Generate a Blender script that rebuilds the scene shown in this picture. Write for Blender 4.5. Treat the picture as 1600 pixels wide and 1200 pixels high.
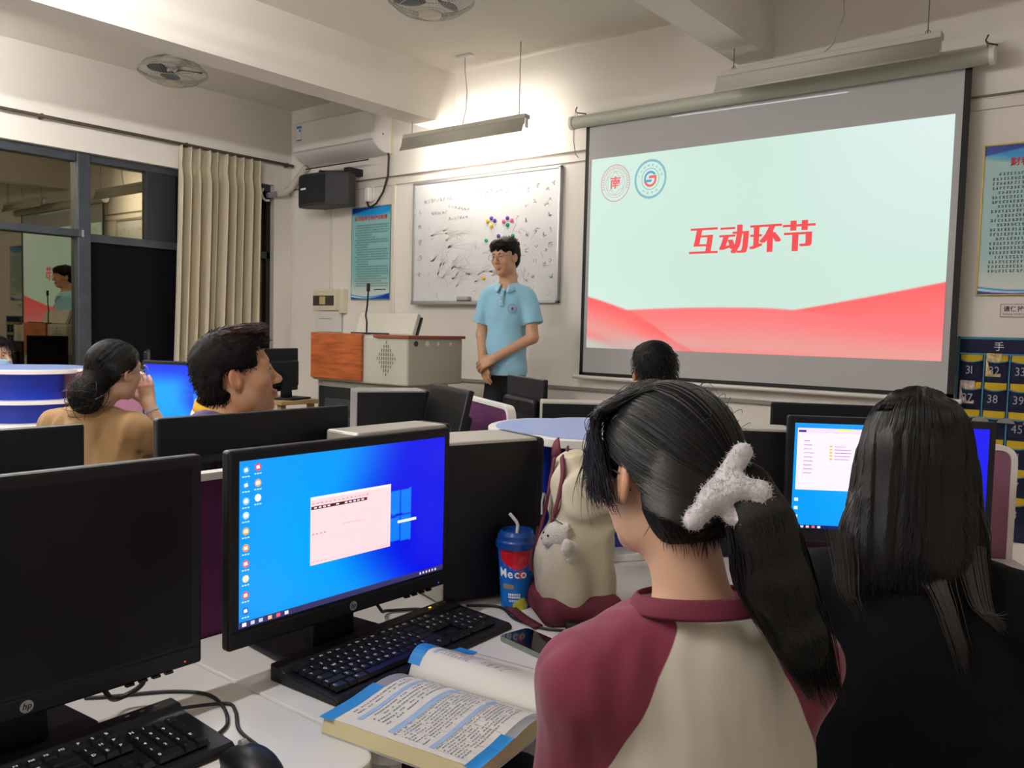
import bpy, bmesh, math, random
import numpy as np
from math import sin, cos, pi, radians, sqrt, atan2
from mathutils import Matrix, Vector, Euler
random.seed(7)
SC = bpy.context.scene
COL = SC.collection
for _o in list(bpy.data.objects):
    bpy.data.objects.remove(_o)

# ---------------------------------------------------------------- camera
def set_camera():
    yaw, pitch, roll = radians(38.727), radians(-3.674), radians(1.409)
    f = Vector((-sin(yaw) * cos(pitch), cos(yaw) * cos(pitch), sin(pitch)))
    r = Vector((cos(yaw), sin(yaw), 0))
    u = r.cross(f)
    r2 = r * cos(roll) + u * sin(roll)
    u2 = -r * sin(roll) + u * cos(roll)
    cd = bpy.data.cameras.new('camera')
    cd.sensor_width = 36
    cd.lens = 1322.45 / 1600 * 36
    cd.clip_start = .05
    co = bpy.data.objects.new('camera', cd)
    COL.objects.link(co)
    m = Matrix((r2, u2, -f)).transposed().to_4x4()
    m.translation = (0, 0, 1.35)
    co.matrix_world = m
    SC.camera = co
set_camera()
VS = SC.view_settings
VS.view_transform = 'Standard'
VS.look = 'None'
VS.gamma = 1
VS.use_curve_mapping = False
VS.exposure = 0.0
W = bpy.data.worlds.new('night')
SC.world = W
W.use_nodes = True
W.node_tree.nodes['Background'].inputs[0].default_value = (.25, .32, .5, 1)
W.node_tree.nodes['Background'].inputs[1].default_value = .02
ROOM_LAMP_W = 350      # watts of each ceiling batten that is switched on
BOARD_LAMP_W = 100     # watts of the blackboard lamp

# ---------------------------------------------------------------- helpers
def lin(c):
    if isinstance(c, str):
        c = [int(c[i:i + 2], 16) / 255 for i in (0, 2, 4)]
        return tuple(x / 12.92 if x <= .04045 else ((x + .055) / 1.055) ** 2.4 for x in c)
    return tuple(c)
MATS = {}
def M(name, col='808080', rough=.5, metal=0., spec=.5, bump=None, var=None, emit=0., coat=0., sheen=0., attr=None, emit_attr=None, trans=0., sss=0.):
    if name in MATS:
        return MATS[name]
    m = bpy.data.materials.new(name)
    m.use_nodes = True
    nt = m.node_tree
    b = nt.nodes['Principled BSDF']
    c = lin(col)
    b.inputs['Base Color'].default_value = (*c, 1)
    b.inputs['Roughness'].default_value = rough
    b.inputs['Metallic'].default_value = metal
    b.inputs['Specular IOR Level'].default_value = spec
    b.inputs['Coat Weight'].default_value = coat
    b.inputs['Sheen Weight'].default_value = sheen
    b.inputs['Transmission Weight'].default_value = trans
    if sss:
        b.inputs['Subsurface Weight'].default_value = sss
        b.inputs['Subsurface Radius'].default_value = (.012, .005, .003)
        b.inputs['Subsurface Scale'].default_value = .5
    tc = nt.nodes.new('ShaderNodeTexCoord')
    if var:
        n = nt.nodes.new('ShaderNodeTexNoise')
        n.inputs['Scale'].default_value = var[0]
        n.inputs['Detail'].default_value = 5
        nt.links.new(tc.outputs['Object'], n.inputs['Vector'])
        if len(var) > 2:
            mp = nt.nodes.new('ShaderNodeMapping')
            mp.inputs['Scale'].default_value = var[2]
            nt.links.new(tc.outputs['Object'], mp.inputs['Vector'])
            nt.links.new(mp.outputs[0], n.inputs['Vector'])
        r = nt.nodes.new('ShaderNodeValToRGB')
        k = var[1]
        r.color_ramp.elements[0].position = .3
        r.color_ramp.elements[1].position = .7
        r.color_ramp.elements[0].color = (*[x * (1 - k) for x in c], 1)
        r.color_ramp.elements[1].color = (*[min(1, x * (1 + k)) for x in c], 1)
        nt.links.new(n.outputs['Fac'], r.inputs[0])
        nt.links.new(r.outputs[0], b.inputs['Base Color'])
    if bump:
        n2 = nt.nodes.new('ShaderNodeTexNoise')
        n2.inputs['Scale'].default_value = bump[0]
        n2.inputs['Detail'].default_value = 4
        nt.links.new(tc.outputs['Object'], n2.inputs['Vector'])
        if len(bump) > 2:
            mp = nt.nodes.new('ShaderNodeMapping')
            mp.inputs['Scale'].default_value = bump[2]
            nt.links.new(tc.outputs['Object'], mp.inputs['Vector'])
            nt.links.new(mp.outputs[0], n2.inputs['Vector'])
        bp = nt.nodes.new('ShaderNodeBump')
        bp.inputs['Strength'].default_value = bump[1]
        bp.inputs['Distance'].default_value = .004
        nt.links.new(n2.outputs['Fac'], bp.inputs['Height'])
        nt.links.new(bp.outputs[0], b.inputs['Normal'])
    if emit:
        b.inputs['Emission Color'].default_value = (*c, 1)
        b.inputs['Emission Strength'].default_value = emit
    if attr:
        a = nt.nodes.new('ShaderNodeAttribute')
        a.attribute_name = attr
        nt.links.new(a.outputs['Color'], b.inputs['Base Color'])
    if emit_attr:
        a = nt.nodes.new('ShaderNodeAttribute')
        a.attribute_name = emit_attr[0]
        nt.links.new(a.outputs['Color'], b.inputs['Emission Color'])
        b.inputs['Emission Strength'].default_value = emit_attr[1]
    MATS[name] = m
    return m

def M2(name, colA, colB, attr, rough=.9, width=.0008, bump=None, edge=None):
    """two-colour cloth: the sign of a signed-distance attribute picks the colour"""
    m = M(name, colA, rough, bump=bump, sheen=.2)
    nt = m.node_tree
    b = nt.nodes['Principled BSDF']
    a = nt.nodes.new('ShaderNodeAttribute')
    a.attribute_name = attr
    mr = nt.nodes.new('ShaderNodeMapRange')
    mr.inputs[1].default_value = -width
    mr.inputs[2].default_value = width
    mx = nt.nodes.new('ShaderNodeMix')
    mx.data_type = 'RGBA'
    nt.links.new(a.outputs['Fac'], mr.inputs[0])
    nt.links.new(mr.outputs[0], mx.inputs[0])
    mx.inputs[6].default_value = (*lin(colA), 1)
    mx.inputs[7].default_value = (*lin(colB), 1)
    nt.links.new(mx.outputs[2], b.inputs['Base Color'])
    return m

def unit(v):
    v = np.asarray(v, float)
    return v / max(1e-9, np.linalg.norm(v))

class MB:
    """collects shapes into one mesh"""
    def __init__(s):
        s.v = []
        s.f = []
    def add(s, v, f):
        n = len(s.v)
        s.v.extend([tuple(map(float, p)) for p in v])
        s.f.extend([tuple(i + n for i in q) for q in f])
        return s
    def box(s, x0, x1, y0, y1, z0, z1, rot=None, at=None):
        v = [(x, y, z) for z in (z0, z1) for y in (y0, y1) for x in (x0, x1)]
        if rot is not None:
            R = Euler(rot).to_matrix()
            v = [R @ Vector(p) for p in v]
        if at is not None:
            v = [(p[0] + at[0], p[1] + at[1], p[2] + at[2]) for p in v]
        return s.add(v, [(0, 2, 3, 1), (4, 5, 7, 6), (0, 1, 5, 4), (2, 6, 7, 3), (0, 4, 6, 2), (1, 3, 7, 5)])
    def cbox(s, c, d, rot=None):
        return s.box(-d[0] / 2, d[0] / 2, -d[1] / 2, d[1] / 2, -d[2] / 2, d[2] / 2, rot, c)
    def tube(s, pts, r, n=8, cap=True, flat=None):
        pts = [np.asarray(p, float) for p in pts]
        k = len(pts)
        rs = r if hasattr(r, '__len__') else [r] * k
        prev = None
        rings = []
        for i in range(k):
            t = unit(pts[min(i + 1, k - 1)] - pts[max(i - 1, 0)])
            if prev is None:
                a = np.array((0, 0, 1.)) if abs(t[2]) < .9 else np.array((1., 0, 0))
                prev = unit(np.cross(t, a))
            else:
                prev = unit(prev - t * (prev @ t))
            b = np.cross(t, prev)
            fl = flat if flat else 1
            rings.append([pts[i] + rs[i] * (cos(2 * pi * j / n) * prev + fl * sin(2 * pi * j / n) * b) for j in range(n)])
        v = [p for q in rings for p in q]
        f = []
        for i in range(k - 1):
            for j in range(n):
                f.append((i * n + j, i * n + (j + 1) % n, (i + 1) * n + (j + 1) % n, (i + 1) * n + j))
        if cap:
            f.append(tuple(range(n))[::-1])
            f.append(tuple((k - 1) * n + j for j in range(n)))
        return s.add(v, f)
    def cyl(s, p0, p1, r0, r1=None, n=16):
        return s.tube([p0, p1], [r0, r0 if r1 is None else r1], n)
    def lathe(s, prof, n=24, at=(0, 0, 0), arc=None):
        v, f = [], []
        k = len(prof)
        for i in range(n):
            a = 2 * pi * i / n
            for (r, z) in prof:
                v.append((at[0] + r * cos(a), at[1] + r * sin(a), at[2] + z))
        for i in range(n):
            for j in range(k - 1):
                a, b = i * k + j, ((i + 1) % n) * k + j
                f.append((a, b, b + 1, a + 1))
        return s.add(v, f)
    def prism(s, poly, z0, z1, axis='z'):
        n = len(poly)
        def P(p, z):
            return (p[0], p[1], z) if axis == 'z' else ((p[0], z, p[1]) if axis == 'y' else (z, p[0], p[1]))
        v = [P(p, z0) for p in poly] + [P(p, z1) for p in poly]
        f = [tuple(range(n))[::-1], tuple(range(n, 2 * n))]
        f += [(i, (i + 1) % n, n + (i + 1) % n, n + i) for i in range(n)]
        return s.add(v, f)
    def quad(s, a, b, c, d):
        return s.add([a, b, c, d], [(0, 1, 2, 3)])
    def grid(s, fn, nu, nv):
        v = [fn(i / nu, j / nv) for j in range(nv + 1) for i in range(nu + 1)]
        f = [(j * (nu + 1) + i, j * (nu + 1) + i + 1, (j + 1) * (nu + 1) + i + 1, (j + 1) * (nu + 1) + i) for j in range(nv) for i in range(nu)]
        return s.add(v, f)
    def sphere(s, c, r, n=12, m=8, R=None):
        rr = r if hasattr(r, '__len__') else (r, r, r)
        v, f = [], []
        for j in range(m + 1):
            t = pi * j / m
            for i in range(n):
                a = 2 * pi * i / n
                p = np.array((rr[0] * sin(t) * cos(a), rr[1] * sin(t) * sin(a), rr[2] * cos(t)))
                if R is not None:
                    p = R @ p
                v.append(np.asarray(c) + p)
        for j in range(m):
            for i in range(n):
                f.append((j * n + i, (j + 1) * n + i, (j + 1) * n + (i + 1) % n, j * n + (i + 1) % n))
        return s.add(v, f)
    def mesh(s, name):
        me = bpy.data.meshes.new(name)
        me.from_pydata(s.v, [], s.f)
        me.validate()
        bm = bmesh.new()
        bm.from_mesh(me)
        bmesh.ops.remove_doubles(bm, verts=bm.verts, dist=1e-6)
        bmesh.ops.recalc_face_normals(bm, faces=bm.faces)
        bm.to_mesh(me)
        bm.free()
        return me

STUFF = {'marker_writing', 'wiped_smears', 'window_text', 'menu_text', 'file_text', 'table_rules', 'small_print', 'dialog_outline', 'print', 'text', 'icon_caption', 'hair_strands', 'speaker_holes'}
def obj(name, mb, mat, parent=None, smooth=None, bevel=0, seg=2, loc=None, rot=None, solid=0, sub=0, fixn=True):
    if isinstance(mb, MB):
        if fixn:
            me = mb.mesh(name)
        else:
            me = bpy.data.meshes.new(name)
            me.from_pydata(mb.v, [], mb.f)
    else:
        me = mb
    if mat is not None and not me.materials:
        me.materials.append(mat)
    if smooth is not None:
        me.shade_smooth()
        if smooth < 180:
            me.set_sharp_from_angle(angle=radians(smooth))
    o = bpy.data.objects.new(name, me)
    COL.objects.link(o)
    if name in STUFF:
        o['kind'] = 'stuff'
    if parent is not None:
        o.parent = parent
    if loc is not None:
        o.location = loc
    if rot is not None:
        o.rotation_euler = rot
    if solid:
        md = o.modifiers.new('solid', 'SOLIDIFY')
        md.thickness = solid
        md.offset = 0
    if bevel:
        md = o.modifiers.new('bevel', 'BEVEL')
        md.width = bevel
        md.segments = seg
        md.limit_method = 'ANGLE'
        md.angle_limit = radians(40)
    if sub:
        md = o.modifiers.new('sub', 'SUBSURF')
        md.levels = sub
        md.render_levels = sub
    return o
def thing(name, label, cat, loc=(0, 0, 0), rz=0, group=None):
    o = bpy.data.objects.new(name, None)
    o.empty_display_size = .05
    COL.objects.link(o)
    o.location = loc
    o.rotation_euler = (0, 0, rz)
    return tag(o, label, cat, group)
def tag(o, label, cat, group=None):
    o['label'] = label
    o['category'] = cat
    if group:
        o['group'] = group
    return o
def struct(name, mb, mat, label=None, cat=None, parent=None, **k):
    o = obj(name, mb, mat, parent, **k)
    if parent is None:
        o['kind'] = 'structure'
        if label:
            o['label'] = label
        if cat:
            o['category'] = cat
    return o
def child(src, parent):
    """a copy of one part under another thing, sharing the mesh"""
    c = src.copy()
    COL.objects.link(c)
    c.parent = parent
    for ch in src.children:
        child(ch, c)
    return c
def dup(root, loc, rz, label=None, group=None):
    r = root.copy()
    COL.objects.link(r)
    r.location = loc
    r.rotation_euler = (0, 0, rz)
    if label:
        r['label'] = label
    if group:
        r['group'] = group
    for ch in list(root.children):
        child(ch, r)
    return r

# glyphs: every character is turned into a mesh once, with Blender's own built-in font
GLY = {}
def load_glyphs(chars):
    tmp = []
    for ch in sorted(set(chars)):
        for bold in (0, 1):
            cu = bpy.data.curves.new('glyph', 'FONT')
            cu.body = ch
            cu.size = 1
            cu.resolution_u = 2
            cu.fill_mode = 'FRONT'
            if bold:
                cu.offset = .022
            o = bpy.data.objects.new('glyph', cu)
            COL.objects.link(o)
            tmp.append((ch, bold, o))
    dg = bpy.context.evaluated_depsgraph_get()
    dg.update()
    for ch, bold, o in tmp:
        me = o.evaluated_get(dg).to_mesh()
        v = np.array([p.co[:2] for p in me.vertices]) if len(me.vertices) else np.zeros((0, 2))
        GLY[(ch, bold)] = (v, [tuple(p.vertices) for p in me.polygons])
        o.evaluated_get(dg).to_mesh_clear()
    for ch, bold, o in tmp:
        cu = o.data
        bpy.data.objects.remove(o)
        bpy.data.curves.remove(cu)
def text(mb, s, O, U, V, size, bold=0, adv=None, center=False, lift=0, sx=1, shear=0):
    """write s on the plane (O, U, V) into mb"""
    O, U, V = (np.asarray(q, float) for q in (O, U, V))
    N = unit(np.cross(U, V))
    x = 0
    lay = []
    for ch in s:
        if ch == ' ':
            x += .35
            continue
        v, f = GLY[(ch, bold)]
        if len(v) == 0:
            continue
        w = v[:, 0].max() - v[:, 0].min()
        full = ord(ch) > 0x2000
        a = adv if adv else (1.04 if full else w + .1)
        off = (1.04 - w) / 2 - v[:, 0].min() if full else -v[:, 0].min()
        lay.append((v, f, x + off))
        x += a
    x0 = -x / 2 if center else 0
    for v, f, ox in lay:
        mb.add([O + U * ((p[0] + ox + x0) * sx + shear * p[1]) * size + V * p[1] * size + N * lift for p in v], f)
    return x * size
load_glyphs('互动环节财税一体化请保持手0123456789実实训指导教师岗位职责MecohpQWERTYUIOPASDFGHJKLZXCVBNM,./;[]-=~PLEASMINFn南学院广州年KODl华商业经')
# ---------------------------------------------------------------- materials
WALL = M('wall_paint', 'e6e0d8', .85, bump=(60, .06), var=(1.3, .03))
CEIL = M('ceiling_paint', 'e2dcd2', .9, var=(1.1, .04))
TRIMW = M('white_trim', 'd8d2c8', .5)
FRAME = M('window_frame_grey', '3c4148', .45, metal=.2, var=(9, .2))
BLACK = M('black_plastic', '101116', .45, spec=.35)
BLACKG = M('black_gloss_plastic', '101116', .25)
GREYP = M('grey_plastic', '8d8b86', .45)
CASEG = M('tower_shell_grey', 'b4b0a8', .4, metal=.3)
DESKW = M('desk_white_laminate', 'dcd8d4', .35, var=(3, .02))
PURPLE = M('purple_felt', '5b1f52', .9, bump=(300, .2))
PURPLE2 = M('mauve_felt', '8f5f76', .9, bump=(300, .2))
RIMW = M('white_edge', 'e4e0dc', .35)
BLUEP = M('blue_laminate', '1230a8', .3)
BLUET = M('pale_blue_laminate', '8fa6e0', .3)
CHROME = M('chrome', 'c8c8c8', .2, metal=1)
WHITEP = M('white_plastic', 'dedad6', .4)
INKW = M('white_ink', 'e6e6e8', .6)
# ---------------------------------------------------------------- the room shell
FLOOR = M('floor_tile', '8c8880', .3, var=(2, .06))
struct('floor', MB().box(-6.95, 2.8, -4.4, 5.2, -.1, 0), FLOOR)
struct('floor_platform', MB().box(-6.3, 1.5, 3.35, 4.999, .0005, .2), M('platform_board', '8a7e70', .5, var=(4, .08)), 'low teaching platform along the front wall', 'platform')
struct('ceiling', MB().box(-6.95, 2.8, -4.4, 5.2, 3.35, 3.5), CEIL)
struct('wall_front', MB().box(-6.95, 2.8, 5.0, 5.2, 0, 3.35), WALL)
struct('wall_right', MB().box(2.6, 2.8, -4.2, 5.0, 0, 3.35), WALL)
struct('wall_back', MB().box(-6.95, 2.8, -4.4, -4.2, 0, 3.35), WALL)
wl = MB()
wl.box(-6.945, -6.745, -4.2, 5, 2.635, 3.35).box(-6.945, -6.745, -4.2, 5, 0, .93)
wl.box(-6.945, -6.745, 4.805, 5, .93, 2.635).box(-6.945, -6.745, -4.2, -1.2, .93, 2.635)
struct('wall_left', wl, WALL)
struct('trim_1', MB().box(-6.745, 2.6, 4.984, 5.0, 2.545, 2.598).box(-6.745, 2.6, 4.978, 5.0, 2.598, 2.604), TRIMW)
struct('trim_2', MB().box(-6.745, 2.6, 4.972, 5.0, 2.604, 2.616), M('painted_shadow_gap', '6d6258', .6))  # dark strip standing in for the shadow gap above the ledge
struct('trim_3', MB().box(-6.155, -6.125, 4.982, 5.0, .2, 2.545), TRIMW, bevel=.003)
struct('trim_4', MB().box(-5.345, -5.305, 4.978, 5.0, .2, 2.545), TRIMW, bevel=.003)
struct('trim_5', MB().box(-5.1, 2.6, 4.975, 5.0, .93, .955), GREYP, bevel=.003)
struct('beam_1', MB().box(-4.89, -4.66, -4.2, 5.0, 2.945, 3.35), WALL, 'long white ceiling beam beside the window bay', 'beam')
struct('beam_2', MB().box(-2.285, -2.063, -4.2, 5.0, 3.01, 3.35), WALL, 'white ceiling beam meeting the wall above the projection screen', 'beam')

# windows in the left wall
GLASS = M('tinted_window_glass', (.27, .245, .175), .015, metal=1., spec=.5)
GLASSB = M('bronze_window_glass', (.10, .085, .065), .12, metal=.8, var=(14, .5, (1, 1, .15)))
SHADE = M('black_window_film', '070810', .75, spec=.12)
def window(name, label):
    e = bpy.data.objects.new(name, None)
    COL.objects.link(e)
    e['kind'] = 'structure'
    e['label'] = label
    return e
XF0, XF1 = -6.87, -6.80
w1 = window('window_1', 'tall grey framed window reflecting the lit front wall')
obj('head_rail', MB().box(XF0, XF1, -1.2, 3.035, 2.565, 2.633), FRAME, w1, bevel=.004)
obj('mullion', MB().box(XF0, -6.775, 3.035, 3.135, .932, 2.633), FRAME, w1, bevel=.006)
obj('mullion', MB().box(XF0, XF1, 1.40, 1.47, .932, 2.565), FRAME, w1, bevel=.006)
obj('mullion', MB().box(XF0, XF1, -.05, .02, .932, 2.565), FRAME, w1, bevel=.006)
obj('transom', MB().box(XF0, -6.765, -1.2, 3.06, 1.985, 2.04), FRAME, w1, bevel=.004)
obj('transom_end_cap', MB().box(-6.80, -6.760, 3.06, 3.075, 1.985, 2.04), GREYP, w1, bevel=.002)
obj('bottom_rail', MB().box(XF0, XF1, -1.2, 3.035, .932, .99), FRAME, w1, bevel=.004)
for (a, b) in ((-1.2, -.05), (.02, 1.40), (1.47, 3.035)):
    obj('pane', MB().box(-6.845, -6.838, a, b, 2.04, 2.565), GLASS, w1)
    obj('pane', MB().box(-6.845, -6.838, a, b, .99, 1.985), GLASS, w1)
w2 = window('window_2', 'grey framed window half covered by the beige curtain')
obj('head_rail', MB().box(XF0, XF1, 3.135, 4.805, 2.575, 2.633), FRAME, w2, bevel=.004)
obj('transom', MB().box(XF0, XF1, 3.135, 4.805, 1.955, 2.02), FRAME, w2, bevel=.004)
obj('bottom_rail', MB().box(XF0, XF1, 3.135, 4.805, .932, .99), FRAME, w2, bevel=.004)
obj('mullion', MB().box(XF0, XF1, 3.60, 3.86, 2.02, 2.575), M('dark_mullion', '24262c', .6), w2, bevel=.004)
obj('mullion', MB().box(XF0, XF1, 4.76, 4.805, .99, 2.575), M('black_frame', '1a1c20', .6), w2, bevel=.004)
obj('pane', MB().box(-6.845, -6.838, 3.135, 3.60, 2.02, 2.575), GLASS, w2)
obj('pane', MB().box(-6.845, -6.838, 3.86, 4.76, 2.02, 2.575), GLASSB, w2)
obj('dark_pane', MB().box(-6.832, -6.825, 3.135, 3.86, .99, 1.955), SHADE, w2)
obj('pane', MB().box(-6.845, -6.838, 3.86, 4.76, .99, 1.955), GLASSB, w2)
struct('trim_6', MB().box(-6.90, -6.70, -1.2, 4.805, .915, .932), DESKW)

# curtain pole and curtain
po = thing('curtain_pole', 'dark brown curtain pole running along the window wall', 'curtain pole', (-6.69, 4.9, 2.832))
obj('pole', MB().cyl((0, -6.0, 0), (0, .08, 0), .013, n=12), M('brown_metal', '5b5046', .5, metal=.4), po, smooth=40)
for yy in (-5.6, -4.2, -2.15, -1.0, .02):
    obj('bracket', MB().box(-.055, .0, yy - .008, yy + .008, -.02, .02), M('brown_metal'), po, bevel=.002)
obj('end_cap', MB().cyl((0, .08, 0), (0, .1, 0), .017, n=12), WHITEP, po, smooth=40)
def curtain_pt(u, v):
    # u along the wall, v from the top (0) down (1)
    y0, y1 = 3.80 - .06 * v, 4.60 - .03 * v
    pleat = 9.5
    s = u * pleat
    ph = 2 * pi * s + .5 * sin(3.1 * s) + .9 * v * sin(1.7 * s)
    amp = (.040 + .030 * (.5 + .5 * sin(2.3 * s + 1))) * (1 if v > .04 else .55 + .45 * v / .04)
    x = -6.665 + amp * sin(ph) + .012 * sin(2 * ph + 1.3 * v)
    y = y0 + (y1 - y0) * u + .012 * cos(ph) * (1 - .5 * v) + .01 * v * sin(5 * u + 3 * v)
    pinch = max(0, 1 - abs(v - .06) / .05)
    x = x + (-6.668 - x) * .5 * pinch
    return (x, y, 2.805 - 2.35 * v + .008 * sin(ph) * (v < .001))
cm = MB().grid(curtain_pt, 260, 44)
CURT = M('beige_satin', 'c8bda3', .36, sheen=.4, bump=(7, .25, (1, 1, .12)), var=(26, .08, (1, 1, .05)))
tag(obj('curtain', cm, CURT, smooth=180, solid=.003), 'beige satin curtain hanging in deep folds over the window', 'curtain')

# ---------------------------------------------------------------- ceiling fans
def fan(loc, rz, label):
    t = thing('ceiling_fan', label, 'fan', loc, rz, 'caged orbit fans under the ceiling')
    obj('mount', MB().cyl((0, 0, .12), (0, 0, .245), .045, .06, 20), WHITEP, t, smooth=40, bevel=.003)
    obj('motor_housing', MB().lathe([(0, .135), (.05, .13), (.075, .1), (.075, .06), (.05, .035), (0, .03)], 24), WHITEP, t, smooth=40)
    obj('gear_box', MB().cbox((.03, .05, .15), (.11, .08, .06)), WHITEP, t, bevel=.012)
    cg = MB()
    R = .235
    for zz, rr, w in ((0, R, .005), (.012, R - .002, .004), (.09, .12, .002), (-.05, .17, .002), (-.075, .10, .002), (.055, .19, .002)):
        cg.tube([(rr * cos(a), rr * sin(a), zz) for a in np.linspace(0, 2 * pi, 49)], w, 5, cap=False)
    for i in range(60):
        a = 2 * pi * i / 60
        prof = [(.06, .105), (.13, .088), (.19, .055), (R, .006), (.19, -.04), (.13, -.066), (.07, -.082)]
        cg.tube([(r * cos(a + .25 * (1 - r / R)), r * sin(a + .25 * (1 - r / R)), z) for r, z in prof], .0011, 3, cap=False)
    obj('cage', cg, M('fan_wire', 'b9b9b4', .35, metal=.6), t, smooth=60)
    BL = M('fan_blade_grey', '5c6468', .35, trans=0)
    for k in range(3):
        b = MB()
        a0 = 2 * pi * k / 3
        def bp(u, v, a0=a0):
            r = .04 + .165 * u
            wd = (.35 + 1.15 * math.sin(pi * min(1, .25 + .7 * u))) * .62
            a = a0 + (v - .5) * wd + .5 * u
            return (r * cos(a), r * sin(a), .012 + .03 * (v - .5))
        b.grid(bp, 8, 6)
        obj('blade', b, BL, t, smooth=180, solid=.003)
    obj('hub_cap', MB().lathe([(0, -.09), (.05, -.088), (.062, -.078), (.062, -.066), (0, -.066)], 28), M('fan_cap', 'cfc8b4', .35), t, smooth=40)
    return t
fan((-5.75, 3.24, 3.105), .3, 'caged ceiling fan between the long beam and the curtained window')
fan((-3.30, 3.335, 3.105), 1.2, 'caged ceiling fan in the bay above the whiteboard side')

# ---------------------------------------------------------------- hanging board lamps
LAMPG = M('lamp_shell', 'b6b2a6', .5)
def board_lamp(x0, x1, y, z, label, on):
    xm = (x0 + x1) / 2
    t = thing('board_lamp', label, 'lamp', (xm, y, z))
    h = (x1 - x0) / 2
    obj('housing', MB().box(-h, h, -.03, .03, .03, .062), LAMPG, t, bevel=.003)
    prof = [(-.03, .032), (-.036, -.005), (-.046, -.035), (-.062, -.066)]
    sh = MB().grid(lambda u, v: (-h + 2 * h * u, *[np.interp(v, np.linspace(0, 1, 4), [p[k] for p in prof]) for k in (0, 1)]), 1, 9)
    obj('reflector', sh, LAMPG, t, smooth=60, solid=.004)
    for s in (-1, 1):
        obj('tube_holder', MB().box(s * (h - .012) - .008, s * (h - .012) + .008, -.012, .016, -.03, .03), WHITEP, t, bevel=.003)
    TUBE = M('tube_lit', (1, .94, .85), .4, emit=BOARD_LAMP_W) if on else M('tube_unlit', 'e8e6e0', .3)
    obj('tube', MB().cyl((-h + .02, 0, -.02), (h - .02, 0, -.02), .013, n=12), TUBE, t, smooth=60)
    return t
bl = board_lamp(-4.90, -3.69, 4.70, 2.782, 'hanging strip lamp, lit, in front of the wall above the whiteboard', True)
WIRE = M('grey_wire', '77736c', .6)
obj('hanger_rod', MB().cyl((.53, 0, .062), (.53, 0, .568), .003, n=6), WIRE, bl)
obj('hanger_hook', MB().tube([(.53 + .012 * cos(a), 0, .074 + .012 * sin(a)) for a in np.linspace(0, 2 * pi, 13)], .002, 5), WIRE, bl)
obj('hanger_rod', MB().cyl((-.53, 0, .062), (-.53, 0, .16), .003, n=6), WIRE, bl)
obj('power_cord', MB().tube([(.01, 0, .56), (.012, 0, .45), (.035, 0, .3), (.03, 0, .18), (-.005, 0, .062)], .0035, 6), M('cream_cord', 'b8b0a0', .6), bl)
obj('ceiling_rose', MB().box(-.06, .08, -.02, .02, .55, .567), WHITEP, bl, bevel=.004)
bl2 = board_lamp(-2.266, -1.067, 4.70, 2.822, 'hanging strip lamp, unlit, in front of the projection screen housing', False)
for xx in (-.51, .53):
    obj('hanger_rod', MB().cyl((xx, 0, .062), (xx, 0, .527 if xx > 0 else .19), .003, n=6), WIRE, bl2)
    obj('hanger_hook', MB().tube([(xx + .012 * cos(a), 0, .074 + .012 * sin(a)) for a in np.linspace(0, 2 * pi, 13)], .002, 5), WIRE, bl2)
obj('power_cord', MB().tube([(.06, .0, .527), (.1, 0, .4), (.11, 0, .25), (.05, 0, .1), (.0, 0, .062)], .0035, 6), M('cream_cord'), bl2)

# unseen ceiling battens that light the room, number and places set by its brightness
def batten(x, y, along_x, label):
    t = thing('ceiling_lamp', label, 'lamp', (x, y, 2.95), 0 if along_x else pi / 2, 'strip lamps over the desks')
    obj('housing', MB().box(-.61, .61, -.05, .05, .03, .075), WHITEP, t, bevel=.004)
    obj('tube', MB().cyl((-.58, 0, 0), (.58, 0, 0), .014, n=12), M('room_tube', (1, .975, .95), .4, emit=ROOM_LAMP_W), t, smooth=60)
    for s in (-1, 1):
        obj('tube_holder', MB().box(s * .59 - .01, s * .59 + .01, -.015, .015, -.016, .03), WHITEP, t)
        obj('hanger_rod', MB().cyl((s * .5, 0, .075), (s * .5, 0, .40), .003, n=6), WIRE, t)
    return t
batten(-5.75, 1.2, False, 'strip lamp hanging over the window bay beside the desks')
batten(-5.75, -1.4, False, 'strip lamp hanging over the window bay near the back wall')
batten(-3.45, 1.45, False, 'strip lamp hanging over the aisle between the two beams')
batten(-3.45, -1.4, False, 'strip lamp hanging between the two beams near the back wall')
batten(-1.25, -.55, False, 'added unseen strip lamp over the desks behind the camera')  # lamp added out of view to brighten the near desks
# ---------------------------------------------------------------- things on the front wall
def vcol_grid(name, P, nu, nv, colfn, attr='pic'):
    """flat picture surface: grid mesh whose vertex colours hold the printed or projected picture"""
    u = np.linspace(0, 1, nu + 1)
    v = np.linspace(0, 1, nv + 1)
    UU, VV = np.meshgrid(u, v)
    UU, VV = UU.ravel(), VV.ravel()
    O, A, B = (np.asarray(q, float) for q in P)
    V = O + UU[:, None] * A + VV[:, None] * B
    idx = np.arange((nu + 1) * (nv + 1)).reshape(nv + 1, nu + 1)
    F = np.stack([idx[:-1, :-1], idx[:-1, 1:], idx[1:, 1:], idx[1:, :-1]], -1).reshape(-1, 4)
    me = bpy.data.meshes.new(name)
    me.from_pydata(V.tolist(), [], F.tolist())
    c = np.asarray(colfn(UU, VV), float)
    c = np.where(c <= .04045, c / 12.92, ((np.clip(c, 0, None) + .055) / 1.055) ** 2.4)
    ca = me.color_attributes.new(attr, 'FLOAT_COLOR', 'POINT')
    ca.data.foreach_set('color', np.concatenate([c, np.ones((len(c), 1))], 1).ravel().astype(np.float32))
    return me
def sstep(a, b, x):
    t = np.clip((x - a) / (b - a), 0, 1)
    return t * t * (3 - 2 * t)
def mixc(c, d, t):
    return c * (1 - t[:, None]) + np.asarray(d)[None, :] * t[:, None]

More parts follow.
